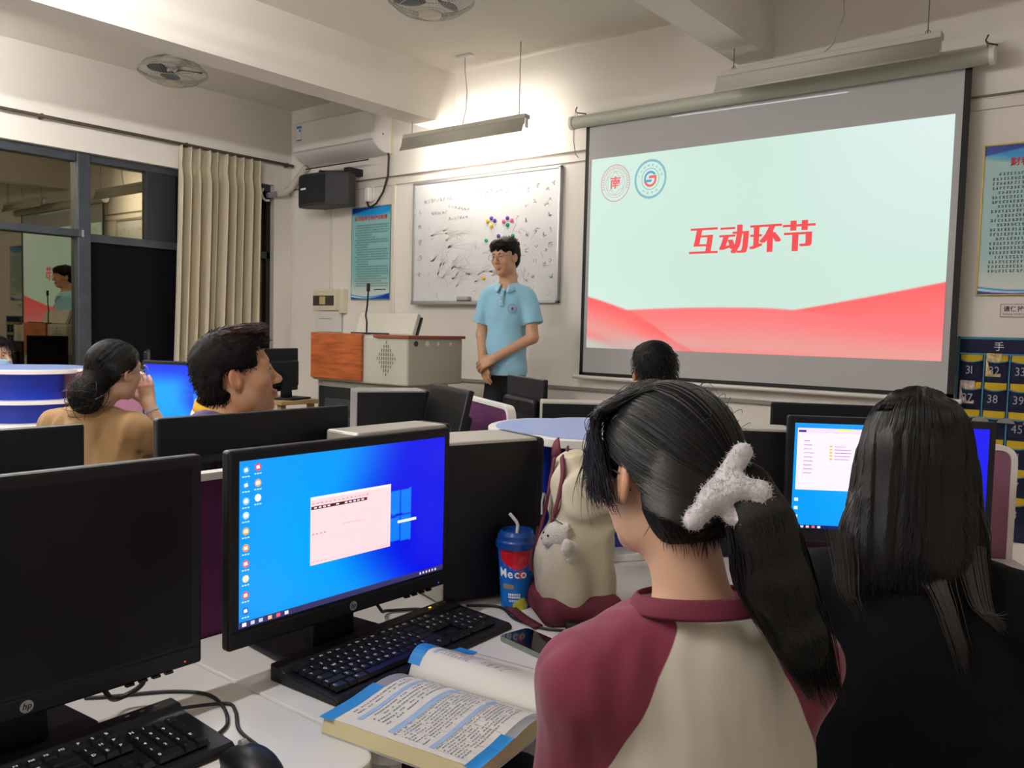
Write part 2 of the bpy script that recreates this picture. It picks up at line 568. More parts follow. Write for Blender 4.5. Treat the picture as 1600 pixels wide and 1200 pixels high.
# --- projection screen with the projected slide
ps = thing('projection_screen', 'pull-down projection screen showing a pale mint slide with red ribbons', 'projection screen', (-2.16, 4.93, 1.03))
ox, oz = 2.16, -1.03
def rx(x): return x + 2.16
def rz_(z): return z - 1.03
CASEP = M('screen_case_paint', 'b9bcae', .45)
cs = MB()
cs.tube([(rx(-3.43), -.03, rz_(2.79)), (rx(-.87), -.03, rz_(2.79))], .042, 24)
obj('housing', cs, CASEP, ps, smooth=50)
for xx in (-3.445, -.875):
    obj('end_cap', MB().cyl((rx(xx) - .012, -.03, rz_(2.79)), (rx(xx) + .012, -.03, rz_(2.79)), .046, n=24), WHITEP, ps, smooth=40)
HOOK = M('iron_hook', '4a4038', .6, metal=.6)
for xx in (-3.42, -.90):
    obj('wall_hook', MB().tube([(rx(xx) - .0, -.02, rz_(2.90)), (rx(xx) - .012, -.02, rz_(2.875)), (rx(xx) - .008, -.01, rz_(2.862)), (rx(xx) + .03, .05, rz_(2.862))], .004, 6), HOOK, ps)
    obj('hanger_ring', MB().tube([(rx(xx), -.03 + .014 * cos(a), rz_(2.845) + .018 * sin(a)) for a in np.linspace(0, 2 * pi, 13)], .002, 5), WIRE, ps)
obj('pull_cord', MB().tube([(rx(-3.435), -.03, rz_(2.75)), (rx(-3.44), -.02, rz_(2.66)), (rx(-3.43), -.01, rz_(2.58)), (rx(-3.41), 0, rz_(2.555))], .003, 6), WIRE, ps)
obj('fabric', MB().box(rx(-3.322), rx(-1.002), -.001, .002, rz_(1.067), rz_(2.78)), M('screen_fabric', 'b9b9b9', .8), ps)
BB = M('screen_black_border', '17181c', .7)
for a in ((-3.35, -3.322, 1.048, 2.78), (-1.002, -.969, 1.048, 2.78), (-3.35, -.969, 1.046, 1.067)):
    obj('black_border', MB().box(rx(a[0]), rx(a[1]), -.0015, .0025, rz_(a[2]), rz_(a[3])), BB, ps)
obj('weight_bar', MB().tube([(rx(-3.40), 0, rz_(1.03)), (rx(-.93), 0, rz_(1.03))], .013, 12), WHITEP, ps, smooth=50)
# the slide: 2.256 m x 1.29 m picture
X0, X1, Z0, Z1 = -3.295, -1.036, 1.238, 2.528
def slide_col(u, v):
    n = len(u)
    c = np.zeros((n, 3)) + np.array((.80, .905, .855))
    # soft mottling of the pale paper
    m = .5 + .5 * np.sin(5 * u + 3.5 * v + 1.5 * np.sin(4 * v + 2 * u))
    c = c + (m[:, None] - .5) * np.array((.035, .03, .03))
    c = mixc(c, (.86, .92, .92), sstep(.45, 1, u) * sstep(.2, .9, v) * .7)
    RED = np.array((.98, .46, .47)); PALE = np.array((.90, .62, .59)); DEEP = np.array((1., .40, .40))
    def ribbon(c, top, bot, soft=.006, hi=RED, lo=PALE, streak=0.):
        t = sstep(-soft, soft, top - v) * sstep(-.02, .05, v - bot)
        d = np.clip((top - v) / np.maximum(top - bot, 1e-3), 0, 1)
        col = hi[None, :] * (1 - sstep(.0, .75, d))[:, None] + lo[None, :] * sstep(.0, .75, d)[:, None]
        if streak:
            col = col + streak * (np.exp(-((d - .82) / .12) ** 2))[:, None] * (hi - lo)[None, :]
        return c * (1 - t[:, None]) + col * t[:, None]
    # the back right ribbon rises to the right edge
    c = ribbon(c, np.where(u > .5, .17 + .155 * (np.clip(u - .5, 0, 1) / .5) ** 1.15, -.3), .10 + 0 * u, .005, DEEP, RED)
    # the broad ribbon
    top = .200 + .018 * np.sin(pi * np.clip((u - .1) / .7, 0, 1)) - .045 * sstep(.55, 1.0, u)
    c = ribbon(c, np.where(u > .14, top, -.5), -.08 + 0 * u, .006, RED, PALE, .9)
    # the left ribbon comes down across it
    tl = .275 - .09 * (u / .2) - .04 * np.clip(u / .3, 0, 1) ** 2 - .12 * np.clip(u - .2, 0, 1)
    t2 = np.where(u < .36, tl - .25 * np.clip(u - .16, 0, 1), -.5)
    c = ribbon(c, t2, t2 - .25, .006, DEEP, PALE, .5)
    # pale floor of the picture
    f = (1 - sstep(.0, .10, v)) * (1 - sstep(.2, .42, u)) * .75
    c = mixc(c, (.73, .71, .69), f)
    # keep the picture colours in range
    return np.clip(c, 0, 1)
PICM = M('projected_picture', '202020', .8, emit_attr=('pic', 1.05))
obj('slide', vcol_grid('slide', ((rx(X0), -.0035, rz_(Z0)), (X1 - X0, 0, 0), (0, 0, Z1 - Z0)), 320, 180, slide_col), PICM, ps)
def emat(name, col='ffffff', e=1.05):
    m = M(name, col, .8, emit=e)
    m.node_tree.nodes['Principled BSDF'].inputs['Base Color'].default_value = (.012, .012, .012, 1)
    return m
def ring(mb, cx, cz, r0, r1, y, n=40, a0=0, a1=2 * pi, sx=.93):
    for i in range(n):
        a, b = a0 + (a1 - a0) * i / n, a0 + (a1 - a0) * (i + 1) / n
        mb.quad((cx + r0 * sx * cos(a), y, cz + r0 * sin(a)), (cx + r0 * sx * cos(b), y, cz + r0 * sin(b)), (cx + r1 * sx * cos(b), y, cz + r1 * sin(b)), (cx + r1 * sx * cos(a), y, cz + r1 * sin(a)))
tt = MB()
for k in range(5):
    text(tt, '互动环节', (rx(-2.535) + (k - 2) * .0055, -.0055 - .0001 * k, rz_(1.865)), (1, 0, 0), (0, 0, 1), .193)
obj('title_lettering', tt, emat('slide_red_ink', 'f04a4e'), ps, fixn=False)
lg = MB()
cx, cz = rx(-3.10), rz_(2.352)
ring(lg, cx, cz, .118, .124, -.0055); ring(lg, cx, cz, .094, .0965, -.0055); ring(lg, cx, cz, .078, .081, -.0055)
pts = [(cx + .079 * .93 * cos(pi / 2 + i * pi / 3), cz + .079 * sin(pi / 2 + i * pi / 3)) for i in range(6)]
for i in range(6):
    a, b = np.array(pts[i]), np.array(pts[(i + 1) % 6])
    mid = (a + b) / 2 * .82 + np.array((cx, cz)) * .18
    for p, q in ((a, mid), (mid, b)):
        d = unit(q - p); nn = np.array((-d[1], d[0])) * .0013
        lg.quad((p[0] + nn[0], -.0055, p[1] + nn[1]), (q[0] + nn[0], -.0055, q[1] + nn[1]), (q[0] - nn[0], -.0055, q[1] - nn[1]), (p[0] - nn[0], -.0055, p[1] - nn[1]))
for i in range(26):
    a = radians(-20) + i * radians(220) / 25
    lg.cbox((cx + .106 * .93 * cos(a), -.0056, cz + .106 * sin(a)), (.006, .0004, .011), (0, pi / 2 - a, 0))
obj('emblem', lg, emat('slide_pink_ink', 'd4909c'), ps)
lg = MB()
text(lg, '南', (cx - .045, -.0058, cz - .030), (1, 0, 0), (0, 0, 1), .088, 1)
lg2 = lg
obj('emblem_character', lg2, emat('slide_red_ink2', 'e8676c'), ps, fixn=False)
lg = MB()
cx, cz = rx(-2.832), rz_(2.356)
ring(lg, cx, cz, .112, .128, -.0055); ring(lg, cx, cz, .066, .071, -.0055)
obj('emblem_ring', lg, emat('slide_teal_ink', '86b8c0'), ps)
lg = MB()
for i, ch in enumerate('广州华商职业学院'):
    a = radians(165) - i * radians(150) / 7
    U = np.array((sin(a), 0, -cos(a))); V = np.array((cos(a), 0, sin(a)))
    text(lg, ch, np.array((cx + .083 * .93 * cos(a), -.0057, cz + .083 * sin(a))) - U * .009, U, V, .018)
obj('emblem_lettering', lg, emat('slide_teal_dark', '6aa0a8'), ps, fixn=False)
lg = MB()
for i, ch in enumerate('财经学院'):
    a = radians(-125) + i * radians(70) / 3
    U = np.array((-sin(a), 0, cos(a))); V = np.array((-cos(a), 0, -sin(a)))
    text(lg, ch, np.array((cx + .098 * .93 * cos(a), -.0057, cz + .098 * sin(a))) - U * .009, U, V, .018)
obj('emblem_lettering', lg, emat('slide_teal_dark', '6aa0a8'), ps, fixn=False)
lg = MB()
ring(lg, cx, cz + .002, .036, .05, -.0056, 24, radians(35), radians(190))
lg.quad((cx - .046, -.0056, cz - .004), (cx - .046, -.0056, cz - .02), (cx + .008, -.0056, cz - .02), (cx + .012, -.0056, cz - .004))
obj('emblem_swirl', lg, emat('slide_blue_ink', '5f9bc0'), ps)
lg = MB()
ring(lg, cx, cz - .002, .034, .05, -.0056, 24, radians(-165), radians(10))
lg.quad((cx + .046, -.0056, cz + .004), (cx + .046, -.0056, cz + .022), (cx - .008, -.0056, cz + .022), (cx - .012, -.0056, cz + .004))
obj('emblem_swirl', lg, emat('slide_red_ink2'), ps)
obj('painted_light_streak', MB().box(rx(-2.71), rx(-1.61), -.004, -.0035, rz_(2.728), rz_(2.733), (0, .012, 0)), emat('light_streak_glow', 'e8e8e8', .8), ps)  # streak of light on the fabric, put in as a glowing strip

# --- whiteboard
wbd = thing('whiteboard', 'framed whiteboard covered in faint marker writing, hung below the lit lamp', 'whiteboard', (-4.33, 5.0, 1.548))
WBS = M('whiteboard_enamel', 'd6d6d8', .18, var=(3.2, .05), coat=.3)
obj('panel', MB().box(-.72, .735, -.03, -.012, 0.012, .965), WBS, wbd)
ALU = M('aluminium', 'b9bbbd', .35, metal=.7)
for b in ((-.745, .745, 0, .02), (-.745, .745, .962, .982), (-.745, -.722, 0, .98), (.725, .745, 0, .98)):
    obj('frame_bar', MB().box(b[0], b[1], -.036, -.001, b[2], b[3]), ALU, wbd, bevel=.003)
obj('tray', MB().box(-.70, .1, -.085, -.02, -.012, 0.0).box(-.70, .1, -.088, -.082, -.012, .012), ALU, wbd, bevel=.002)
rnd = random.Random(3)
mk = MB()
def stroke(x, z, n=2, s=.02, w=.0016):
    p = [(x + rnd.uniform(-s, s), z + rnd.uniform(-s, s)) for _ in range(n + 1)]
    for a, b in zip(p, p[1:]):
        a, b = np.array(a), np.array(b)
        d = unit(b - a); q = np.array((-d[1], d[0])) * w
        mk.quad((a[0] + q[0], -.0312, a[1] + q[1]), (b[0] + q[0], -.0312, b[1] + q[1]), (b[0] - q[0], -.0312, b[1] - q[1]), (a[0] - q[0], -.0312, a[1] - q[1]))
def glyphish(x, z, s):
    for _ in range(rnd.randint(3, 5)):
        stroke(x, z, rnd.randint(1, 2), s * .5, .0017)
for i in range(5):
    glyphish(-.66, .74 - i * .125, .05)
for i in range(9):
    glyphish(-.60 + i * .035, .82 + .01 * i / 9, .035)
for i in range(6):
    glyphish(-.52 + i * .03, .72, .03)
for i in range(7):
    glyphish(-.33 + i * .032, .77 - .008 * i, .03); glyphish(-.33 + i * .03, .67, .028)
for i in range(6):
    glyphish(.0 + i * .05, .86 - .02 * (i % 2), .04)
for k, xx in enumerate((.36, .45, .53, .62, .67)):
    for i in range(7):
        if rnd.random() < .72:
            glyphish(xx + rnd.uniform(-.015, .015), .86 - i * .11 - .03 * (k % 2), .042)
for i in range(40):
    x, z = rnd.uniform(-.62, .66), rnd.uniform(.06, .62)
    stroke(x, z, 2, rnd.uniform(.02, .06), .0011)
obj('marker_writing', mk, M('faded_marker', '8c8a8e', .7), wbd, fixn=False)
wp = MB()
for i in range(26):
    x, z = rnd.uniform(-.55, .2), rnd.uniform(.12, .62)
    a, l = rnd.uniform(-.5, .9), rnd.uniform(.08, .28)
    for k in range(3):
        a2 = a + .2 * k
        n2 = np.array((-sin(a2), cos(a2))) * rnd.uniform(.002, .006)
        p, q = np.array((x, z)), np.array((x + l * cos(a2), z + l * sin(a2)))
        if abs(q[0]) > .7 or not .02 < q[1] < .95:
            continue
        wp.quad((p[0] + n2[0], -.0306, p[1] + n2[1]), (q[0], -.0306, q[1]), (q[0], -.0306, q[1] - .002), (p[0] - n2[0], -.0306, p[1] - n2[1]))
obj('wiped_smears', wp, M('marker_smear', 'bfbcba', .6), wbd, fixn=False)
er = thing('board_eraser', 'grey felt eraser standing on the whiteboard tray', 'eraser', (-4.47, 4.945, 1.55))
obj('grip', MB().box(-.06, .06, -.02, .02, .02, .05), M('eraser_grey', '9b9894', .6), er, bevel=.005)
obj('felt_pad', MB().box(-.058, .058, -.019, .019, .0, .02), M('eraser_felt', '5b5a5a', .95), er)
MAG = {'yellow': 'e0b512', 'purple': '4b3392', 'pink': 'ef5a8c', 'green': '159a72'}
def magnet(x, z, col, label):
    t = thing('magnet', label, 'magnet', (x, 4.9695, z), 0, 'round board magnets')
    obj('cap', MB().lathe([(0, .012), (.009, .0115), (.0145, .008), (.016, .003), (.016, 0), (0, 0)], 16), M('magnet_' + col, MAG[col], .3), t, smooth=40, rot=(pi / 2, 0, 0))
    return t
for (px, pz, c, l) in (
    (-4.225, 2.193, 'purple', 'upper purple magnet of the pair beside the two yellow magnets on the whiteboard'),
    (-4.190, 2.172, 'purple', 'lower purple magnet of the pair beside the two yellow magnets on the whiteboard'),
    (-4.262, 2.172, 'yellow', 'upper yellow magnet of the pair below a purple magnet on the whiteboard'),
    (-4.222, 2.133, 'yellow', 'lower yellow magnet of the pair below a purple magnet on the whiteboard'),
    (-4.102, 2.160, 'pink', 'pink whiteboard magnet between the yellow pair and a green magnet'),
    (-4.067, 2.185, 'purple', 'purple whiteboard magnet between the two pink magnets'),
    (-4.024, 2.165, 'pink', 'pink whiteboard magnet farthest from the yellow magnets'),
    (-4.065, 2.133, 'green', 'green whiteboard magnet just below the two pink ones'),
    (-4.150, 2.054, 'purple', 'lone purple whiteboard magnet touching the top of the presenter hair'),
    (-4.270, 2.026, 'green', 'upper of two green whiteboard magnets at the presenter forehead side'),
    (-4.222, 1.980, 'green', 'lower of two green whiteboard magnets at the presenter forehead side'),
    (-4.010, 2.050, 'green', 'green whiteboard magnet half hidden behind the crown of the presenter'),
    (-4.290, 1.740, 'yellow', 'lone yellow whiteboard magnet beside the presenter collar')):
    magnet(px, pz, c, l)

# --- air conditioner
ac = thing('air_conditioner', 'white wall-mounted air conditioner in the corner under the beam', 'air conditioner', (-5.90, 5.0, 2.80))
ACW = M('ac_white', 'd2cecb', .35)
prof = [(0, .35), (-.205, .35), (-.215, .34), (-.22, .10), (-.212, .075), (-.19, .055), (-.16, .03), (-.10, .006), (0, .0)]
obj('body', MB().prism([(p[0], p[1]) for p in prof], -.535, .535, 'x'), ACW, ac, smooth=35, bevel=.006)
obj('front_panel', MB().box(-.525, .525, -.226, -.214, .095, .338), ACW, ac, bevel=.006)
obj('air_slot', MB().box(-.44, .40, -.158, -.148, .021, .030, (.5, 0, 0)), M('slot_black', '20201f', .7), ac)
obj('louvre', MB().box(-.46, .46, -.211, -.165, .046, .053, (-.65, 0, 0), (0, -.02, -.09)), M('louvre_grey', 'aaa5a2', .4), ac)
obj('panel_seam', MB().box(-.53, .53, -.2225, -.2145, .086, .093), M('louvre_grey', '8e8986', .5), ac)
obj('indicator', MB().cyl((.40, -.228, .225), (.40, -.226, .225), .008, n=14), RIMW, ac)
obj('screw_cap', MB().cyl((.535, -.11, .15), (.5365, -.11, .15), .008, n=12), M('cap_grey', '5c5850', .5), ac)
lb = obj('energy_label', MB().box(-.47, -.40, -.2285, -.226, .185, .315), M('label_paper', 'd9dde0', .6), ac)
for q_ in ((-.47, -.40, .293, .315), (-.47, -.40, .185, .196), (-.435, -.41, .262, .285)):
    obj('label_print', MB().box(q_[0], q_[1], -.229, -.2283, q_[2], q_[3]), M('label_blue', '3f78ad', .6), lb)
tag(obj('cord_cover', MB().box(-5.375, -5.363, 4.985, 4.999, 2.80, 3.15), M('cream_plastic', 'cfc49a', .5)), 'thin cream cord cover beside the air conditioner', 'cord cover')
pp = thing('refrigerant_pipe', 'wrapped white pipe bending from the air conditioner to the window', 'pipe', (-6.5, 4.93, 2.8))
def q(*a): return [np.array(p) - np.array((-6.5, 4.93, 2.8)) for p in a]
obj('wrapped_pipe', MB().tube(q((-6.455, 4.955, 2.80), (-6.47, 4.95, 2.785), (-6.58, 4.945, 2.70), (-6.66, 4.93, 2.615), (-6.68, 4.87, 2.565), (-6.695, 4.79, 2.545)), .03, 12), M('pipe_tape', 'c4beb0', .7, var=(40, .12, (1, 1, 3))), pp, smooth=60)
obj('drain_sleeve', MB().tube(q((-6.69, 4.82, 2.552), (-6.70, 4.70, 2.525)), .024, 12), M('pipe_grey', '8b8f96', .5), pp, smooth=60)
obj('hook_clip', MB().tube(q((-6.70, 4.655, 2.58), (-6.70, 4.635, 2.54), (-6.70, 4.65, 2.495), (-6.70, 4.685, 2.475), (-6.70, 4.72, 2.482)), .011, 8), RIMW, pp, smooth=60)

# --- loudspeaker on a bracket
sp = thing('loudspeaker', 'black wall loudspeaker on a bracket under the air conditioner', 'loudspeaker', (-5.90, 4.74, 2.375))
fp = [(-.33, .03), (-.33, -.045), (-.28, -.075), (-.2, -.093), (-.1, -.10), (0, -.09), (.07, -.07), (.25, .03), (.19, .16), (-.2, .16)]
obj('cabinet', MB().prism(fp, 0, .275), M('speaker_vinyl', '26272b', .6, bump=(200, .3)), sp, bevel=.006)
gr = [(-.326, .0), (-.326, -.05), (-.28, -.079), (-.2, -.097), (-.1, -.104), (0, -.094), (.066, -.075), (.066, -.066), (0, -.084), (-.1, -.094), (-.2, -.087), (-.28, -.068), (-.315, -.043), (-.315, 0)]
obj('grille', MB().prism(gr, .02, .258), M('speaker_cloth', '191a1e', .9, bump=(500, .3)), sp)
tx = MB()
tx.box(-.235, -.205, -.098, -.0935, .14, .155).box(-.20, -.16, -.1, -.0955, .14, .155)
obj('badge', tx, INKW, sp)
obj('bracket_plate', MB().box(.10, .17, .10, .2585, .275, .335), BLACK, sp, bevel=.003)
obj('bracket_arm', MB().cyl((-.05, -.0, .305), (.13, .16, .312), .007, n=8), CHROME, sp)
obj('bracket_knob', MB().cyl((-.06, -.03, .29), (-.06, .01, .29), .02, n=12), BLACK, sp, smooth=40)
obj('bracket_post', MB().cyl((-.06, 0, .27), (-.06, 0, .295), .01, n=8), BLACK, sp)

# --- socket with plug and cord
so = thing('wall_socket', 'white wall socket with a plug above the teal poster', 'socket', (-5.63, 4.9995, 2.47))
obj('plate', MB().box(-.075, .055, -.012, 0, -.045, .075), WHITEP, so, bevel=.004)
obj('plug', MB().box(-.02, .035, -.06, -.012, -.05, .07), RIMW, so, bevel=.008)
obj('cord', MB().tube([(.0, -.04, -.05), (.02, -.045, -.085), (.06, -.05, -.10), (.12, -.04, -.07), (.19, -.03, .02), (.245, -.03, .15), (.265, -.04, .30), (.268, -.05, .335)], .009, 8), M('dark_cord', '2a2426', .5), so, smooth=60)

# --- distribution box
eb = thing('distribution_box', 'cream electrical distribution box with a dark window, left of the teal poster', 'electrical box', (-6.05, 4.9995, 1.29))
obj('back_box', MB().box(-.12, .135, -.05, 0, .17, .385), M('box_cream', 'd5cdb8', .5), eb, bevel=.004)
obj('cover', MB().box(-.235, .075, -.10, -.045, .19, .38), M('box_cream'), eb, bevel=.008)
obj('dark_window', MB().box(-.225, .065, -.104, -.10, .235, .325), M('smoked_window', '4a443c', .2), eb, bevel=.002)
obj('breaker', MB().box(-.13, -.05, -.109, -.1035, .245, .315), M('breaker_cream', 'b6a877', .5), eb, bevel=.002)
obj('lower_panel', MB().box(-.215, .075, -.085, -.01, .0, .185), WHITEP, eb, bevel=.004)
mbx = MB()
for i in range(9):
    mbx.box(-.15 + i * .018, -.137 + i * .018, -.0862, -.0848, .115, .122)
obj('small_print', mbx, M('faint_print', '9a958c', .7), eb)

# --- posters
def lines_block(mb, x0, x1, ztop, n, dz, rndm, y, ch=.0125, chh=.010, ind=0, last=None):
    z = ztop
    for i in range(n):
        xe = x1 if rndm.random() > .3 else x0 + (x1 - x0) * rndm.uniform(.35, .95)
        x = x0 + (ind if i == 0 else 0)
        while x < xe:
            for k in range(3):
                w = ch * rndm.uniform(.3, .8)
                a = x + rndm.uniform(0, ch * .25)
                zz = z + chh * (k - 1) * .4
                mb.quad((a, y, zz), (a + w, y, zz), (a + w, y, zz + chh * .16), (a, y, zz + chh * .16))
            a = x + ch * rndm.uniform(.2, .6)
            mb.quad((a, y, z - chh * .5), (a + ch * .13, y, z - chh * .5), (a + ch * .13, y, z + chh * .55), (a, y, z + chh * .55))
            x += ch * 1.12
        z -= dz
    return z
def poster_col(body, deep, hi):
    def f(u, v):
        c = np.zeros((len(u), 3)) + np.array(body)
        c = mixc(c, (.86, .87, .84), (1 - sstep(.0, .3, v)) * .9)
        c = mixc(c, hi, sstep(.90, .97, v + .05 * np.sin(3 * u)) * 1.)
        c = mixc(c, deep, sstep(.945, .955, v - .045 * np.sin(2.2 * u - .4)))
        w = .055 - .035 * np.sin(3 * u + .3)
        c = mixc(c, hi, sstep(-.004, .004, w + .012 - v))
        c = mixc(c, (.9, .95, 1), sstep(-.004, .004, w - v))
        c = mixc(c, deep, sstep(-.004, .004, w - .008 - v + .02 * (u - .4)))
        return c
    return f
PAPER = M('poster_print', 'ffffff', .35, attr='pic', coat=.15)
def poster(name, label, x0, x1, z0, z1, title, edge, body, tsize, seedn, nl, ch, dz):
    t = thing(name, label, 'poster', (x0, 4.999, z0))
    w, h = x1 - x0, z1 - z0
    obj('board', MB().box(0, w, -.010, 0, 0, h), M('poster_board', 'd8d4cc', .6), t)
    obj('print', vcol_grid('print', ((.004, -.0105, .004), (w - .008, 0, 0), (0, 0, h - .008)), 40, 160, poster_col(body, (.05, .22, .62), (.10, .58, .86))), PAPER, t)
    for b in ((0, w, 0, .008), (0, w, h - .008, h), (0, .008, 0, h), (w - .008, w, 0, h)):
        obj('edge_strip', MB().box(b[0], b[1], -.014, 0, b[2], b[3]), edge, t, bevel=.002)
    mb = MB()
    text(mb, title, (w * .1 if tsize > .05 else w / 2, -.0125, h - .115 * (h / .8)), (1, 0, 0), (0, 0, 1), tsize, 1, center=tsize < .05)
    obj('title', mb, M('poster_red', 'c62c34', .5), t, fixn=False)
    mb = MB()
    text(mb, title, (w * .1 if tsize > .05 else w / 2, -.0118, h - .115 * (h / .8)), (1, 0, 0), (0, 0, 1), tsize, 1, center=tsize < .05)
    rr = random.Random(seedn)
    mb = MB()
    z = h - .16 * (h / .8)
    k = 0
    while z > .11:
        z = lines_block(mb, w * .10, w * .93, z, nl[k % len(nl)], dz, rr, -.0125, ch, ch * .95, ch * 2)
        k += 1
    mb.box(w * .6, w * .9, -.0127, -.0122, .085, .093)
    obj('text', mb, M('poster_black', '2a3236', .6), t, fixn=False)
    return t
poster('poster', 'teal notice poster with a red title between the loudspeaker and the whiteboard', -5.862, -5.357, 1.578, 2.385, '实训指导教师岗位职责', M('poster_edge_teal', '6d9a9c', .4), (.55, .76, .77), .041, 5, (2, 3, 2, 3, 2, 2), .0125, .021)
poster('poster', 'gold-edged notice poster with a red title right of the projection screen', -.905, -.42, 1.587, 2.36, '财税一体化', M('poster_edge_gold', 'bfa14a', .3, metal=.6), (.66, .80, .80), .046, 9, (4, 3, 2, 2, 3, 4), .0145, .0235)
sg = thing('notice_sign', 'small white sign with purple characters under the gold-edged poster', 'sign', (-.79, 4.999, 1.475))
obj('plate', MB().box(0, .40, -.006, 0, 0, .072), WHITEP, sg, bevel=.002)
for b in ((0.003, .397, .003, .005), (.003, .397, .067, .069), (.003, .005, .003, .069), (.395, .397, .003, .069)):
    obj('border_line', MB().box(b[0], b[1], -.0068, -.006, b[2], b[3]), M('sign_purple', '6b2a4c', .6), sg)
mb = MB()
text(mb, '请保持环', (.016, -.0068, .033), (1, 0, 0), (0, 0, 1), .030, 1)
text(mb, 'PLEASE MAINTAIN', (.016, -.0068, .012), (1, 0, 0), (0, 0, 1), .0135)
obj('lettering', mb, M('sign_purple'), sg, fixn=False)

# --- phone pocket organiser
po_ = thing('phone_organiser', 'navy hanging organiser of numbered phone pockets beside the projection screen', 'organiser', (-.972, 4.999, .30))
NAVY = M('navy_cloth', '141a3a', .85, bump=(400, .2))
PIPE = M('teal_piping', '3f86a6', .7)
YEL = M('yellow_lining', 'c9a818', .8)
CW, CH, NC, NR = .1165, .1465, 6, 6
HT = 1.072
obj('backing', MB().box(0, NC * CW + .02, -.006, 0, 0.02, HT), NAVY, po_)
obj('header', MB().box(.008, NC * CW + .012, -.012, -.006, HT - .082, HT - .008), NAVY, po_, bevel=.003)
for b in ((0, NC * CW + .02, HT - .012, HT), (0, NC * CW + .02, HT - .092, HT - .084), (0, .008, .02, HT)):
    obj('piping', MB().box(b[0], b[1], -.014, -.004, b[2], b[3]), PIPE, po_)
mb = MB()
text(mb, '手', (.165, -.0135, HT - .066), (1, 0, 0), (0, 0, 1), .05)
obj('lettering', mb, INKW, po_, fixn=False)
def pocket_meshes():
    f = MB()
    w = CW - .012
    def pt(u, v):
        s = sin(pi * u)
        return (.006 + w * u, -.006 - .022 * s ** .6 * (.35 + .65 * v), -.018 - .112 + .098 * v - .010 * s * v)
    f.grid(pt, 12, 6)
    y = MB()
    y.grid(lambda u, v: (.008 + (w - .004) * u, -.0075 - .012 * sin(pi * u) * (1 - v), -.034 + .034 * v - .012 * sin(pi * u) * (1 - v)), 12, 3)
    p = MB()
    p.tube([tuple(np.array(pt(u, 1)) + np.array((0, -.001, 0))) for u in np.linspace(0, 1, 13)], .003, 6)
    return f.mesh('pocket'), y.mesh('yellow_lining'), p.mesh('pocket_piping')
PM = pocket_meshes()
DIG = M('grey_digits', '9fa3b2', .6)
for r in range(NR):
    for c in range(NC):
        x, z = .010 + c * CW, HT - .090 - r * CH
        n = 31 + r * 6 + c
        a = obj('pocket', PM[0], NAVY, po_, smooth=60, loc=(x, 0, z))
        obj('yellow_lining', PM[1], YEL, a)
        obj('pocket_piping', PM[2], PIPE, a)
        if c == 0 or r == 0:
            pass
        mb = MB()
        text(mb, str(n), (CW / 2 - .004, -.0305, -.104), (1, 0, 0), (0, 0, 1), .062, 0, center=True, sx=.85)
        obj('number', mb, DIG, a, fixn=False)
for c in range(1, NC):
    obj('column_piping', MB().box(.008 + c * CW, .014 + c * CW, -.012, -.006, .02, HT - .09), PIPE, po_)
for (c, r, nm, col) in ((1, 0, 'phone in a patterned yellow and pink case tucked in pocket 32', 'c9ad74'), (0, 1, 'phone in a pale pink glitter case tucked in pocket 37', 'c9b3a8')):
    ph = thing('phone', nm, 'phone', (-.972 + .010 + c * CW + .045, 4.985, .30 + HT - .090 - r * CH - .115), 0, 'phones in the organiser')
    obj('case', MB().box(-.036, .036, -.004, .005, 0, .122), M('phone_case_' + col, col, .5, var=(60, .6)), ph, bevel=.004)
    obj('screen', MB().box(-.033, .033, .0048, .0062, .004, .118), BLACKG, ph)
# ---------------------------------------------------------------- desks in three-armed clusters
def ang(d): return np.array((cos(radians(d)), sin(radians(d))))
def rounded(poly, r):
    """round the given corners of a polygon; r is one radius per corner"""
    out = []
    n = len(poly)
    for i in range(n):
        p = np.array(poly[i], float)
        if r[i] <= 0:
            out.append(tuple(p)); continue
        a, b = unit(np.array(poly[i - 1]) - p), unit(np.array(poly[(i + 1) % n]) - p)
        th = math.acos(np.clip(a @ b, -1, 1))
        d = min(r[i] / math.tan(th / 2), .45 * min(np.linalg.norm(np.array(poly[i - 1]) - p), np.linalg.norm(np.array(poly[(i + 1) % n]) - p)))
        p0, p1 = p + a * d, p + b * d
        for t in np.linspace(0, 1, 7):
            out.append(tuple((1 - t) ** 2 * p0 + 2 * t * (1 - t) * p + t * t * p1))
    return out
ARM = 1.262
DEP = .605
def sector_poly(c, a0, dep0=DEP, dep1=DEP):
    """worktop between the arm at a0 and the arm at a0 + 120 degrees"""
    d0, d1 = ang(a0), ang(a0 + 120)
    n0 = np.array((-d0[1], d0[0])); n1 = np.array((d1[1], -d1[0]))
    g = .018
    e0 = c + d0 * ARM; e1 = c + d1 * ARM
    # inner corner: where the two front edges meet
    A = np.stack([d0, -d1], 1)
    tq = np.linalg.solve(A, n1 * dep1 - n0 * dep0)
    corner = c + n0 * dep0 + d0 * tq[0]
    base = c + d0 * (g / math.tan(radians(60))) + n0 * g
    pts = [base, e0 + n0 * g, e0 + n0 * dep0, corner, e1 + n1 * dep1, e1 + n1 * g]
    return rounded(pts, [0, .005, .055, .30, .055, .005])
def desk_label(where): return 'white worktop with rounded corners ' + where
def worktop(c, a0, label, poly=None):
    t = thing('worktop', label, 'desk', (c[0], c[1], .722), 0)
    P = [(p[0] - c[0], p[1] - c[1]) for p in (poly or sector_poly(np.array(c), a0))]
    obj('top', MB().prism(P, 0, .028), DESKW, t, bevel=.004)
    return t
PANEL_T = .03
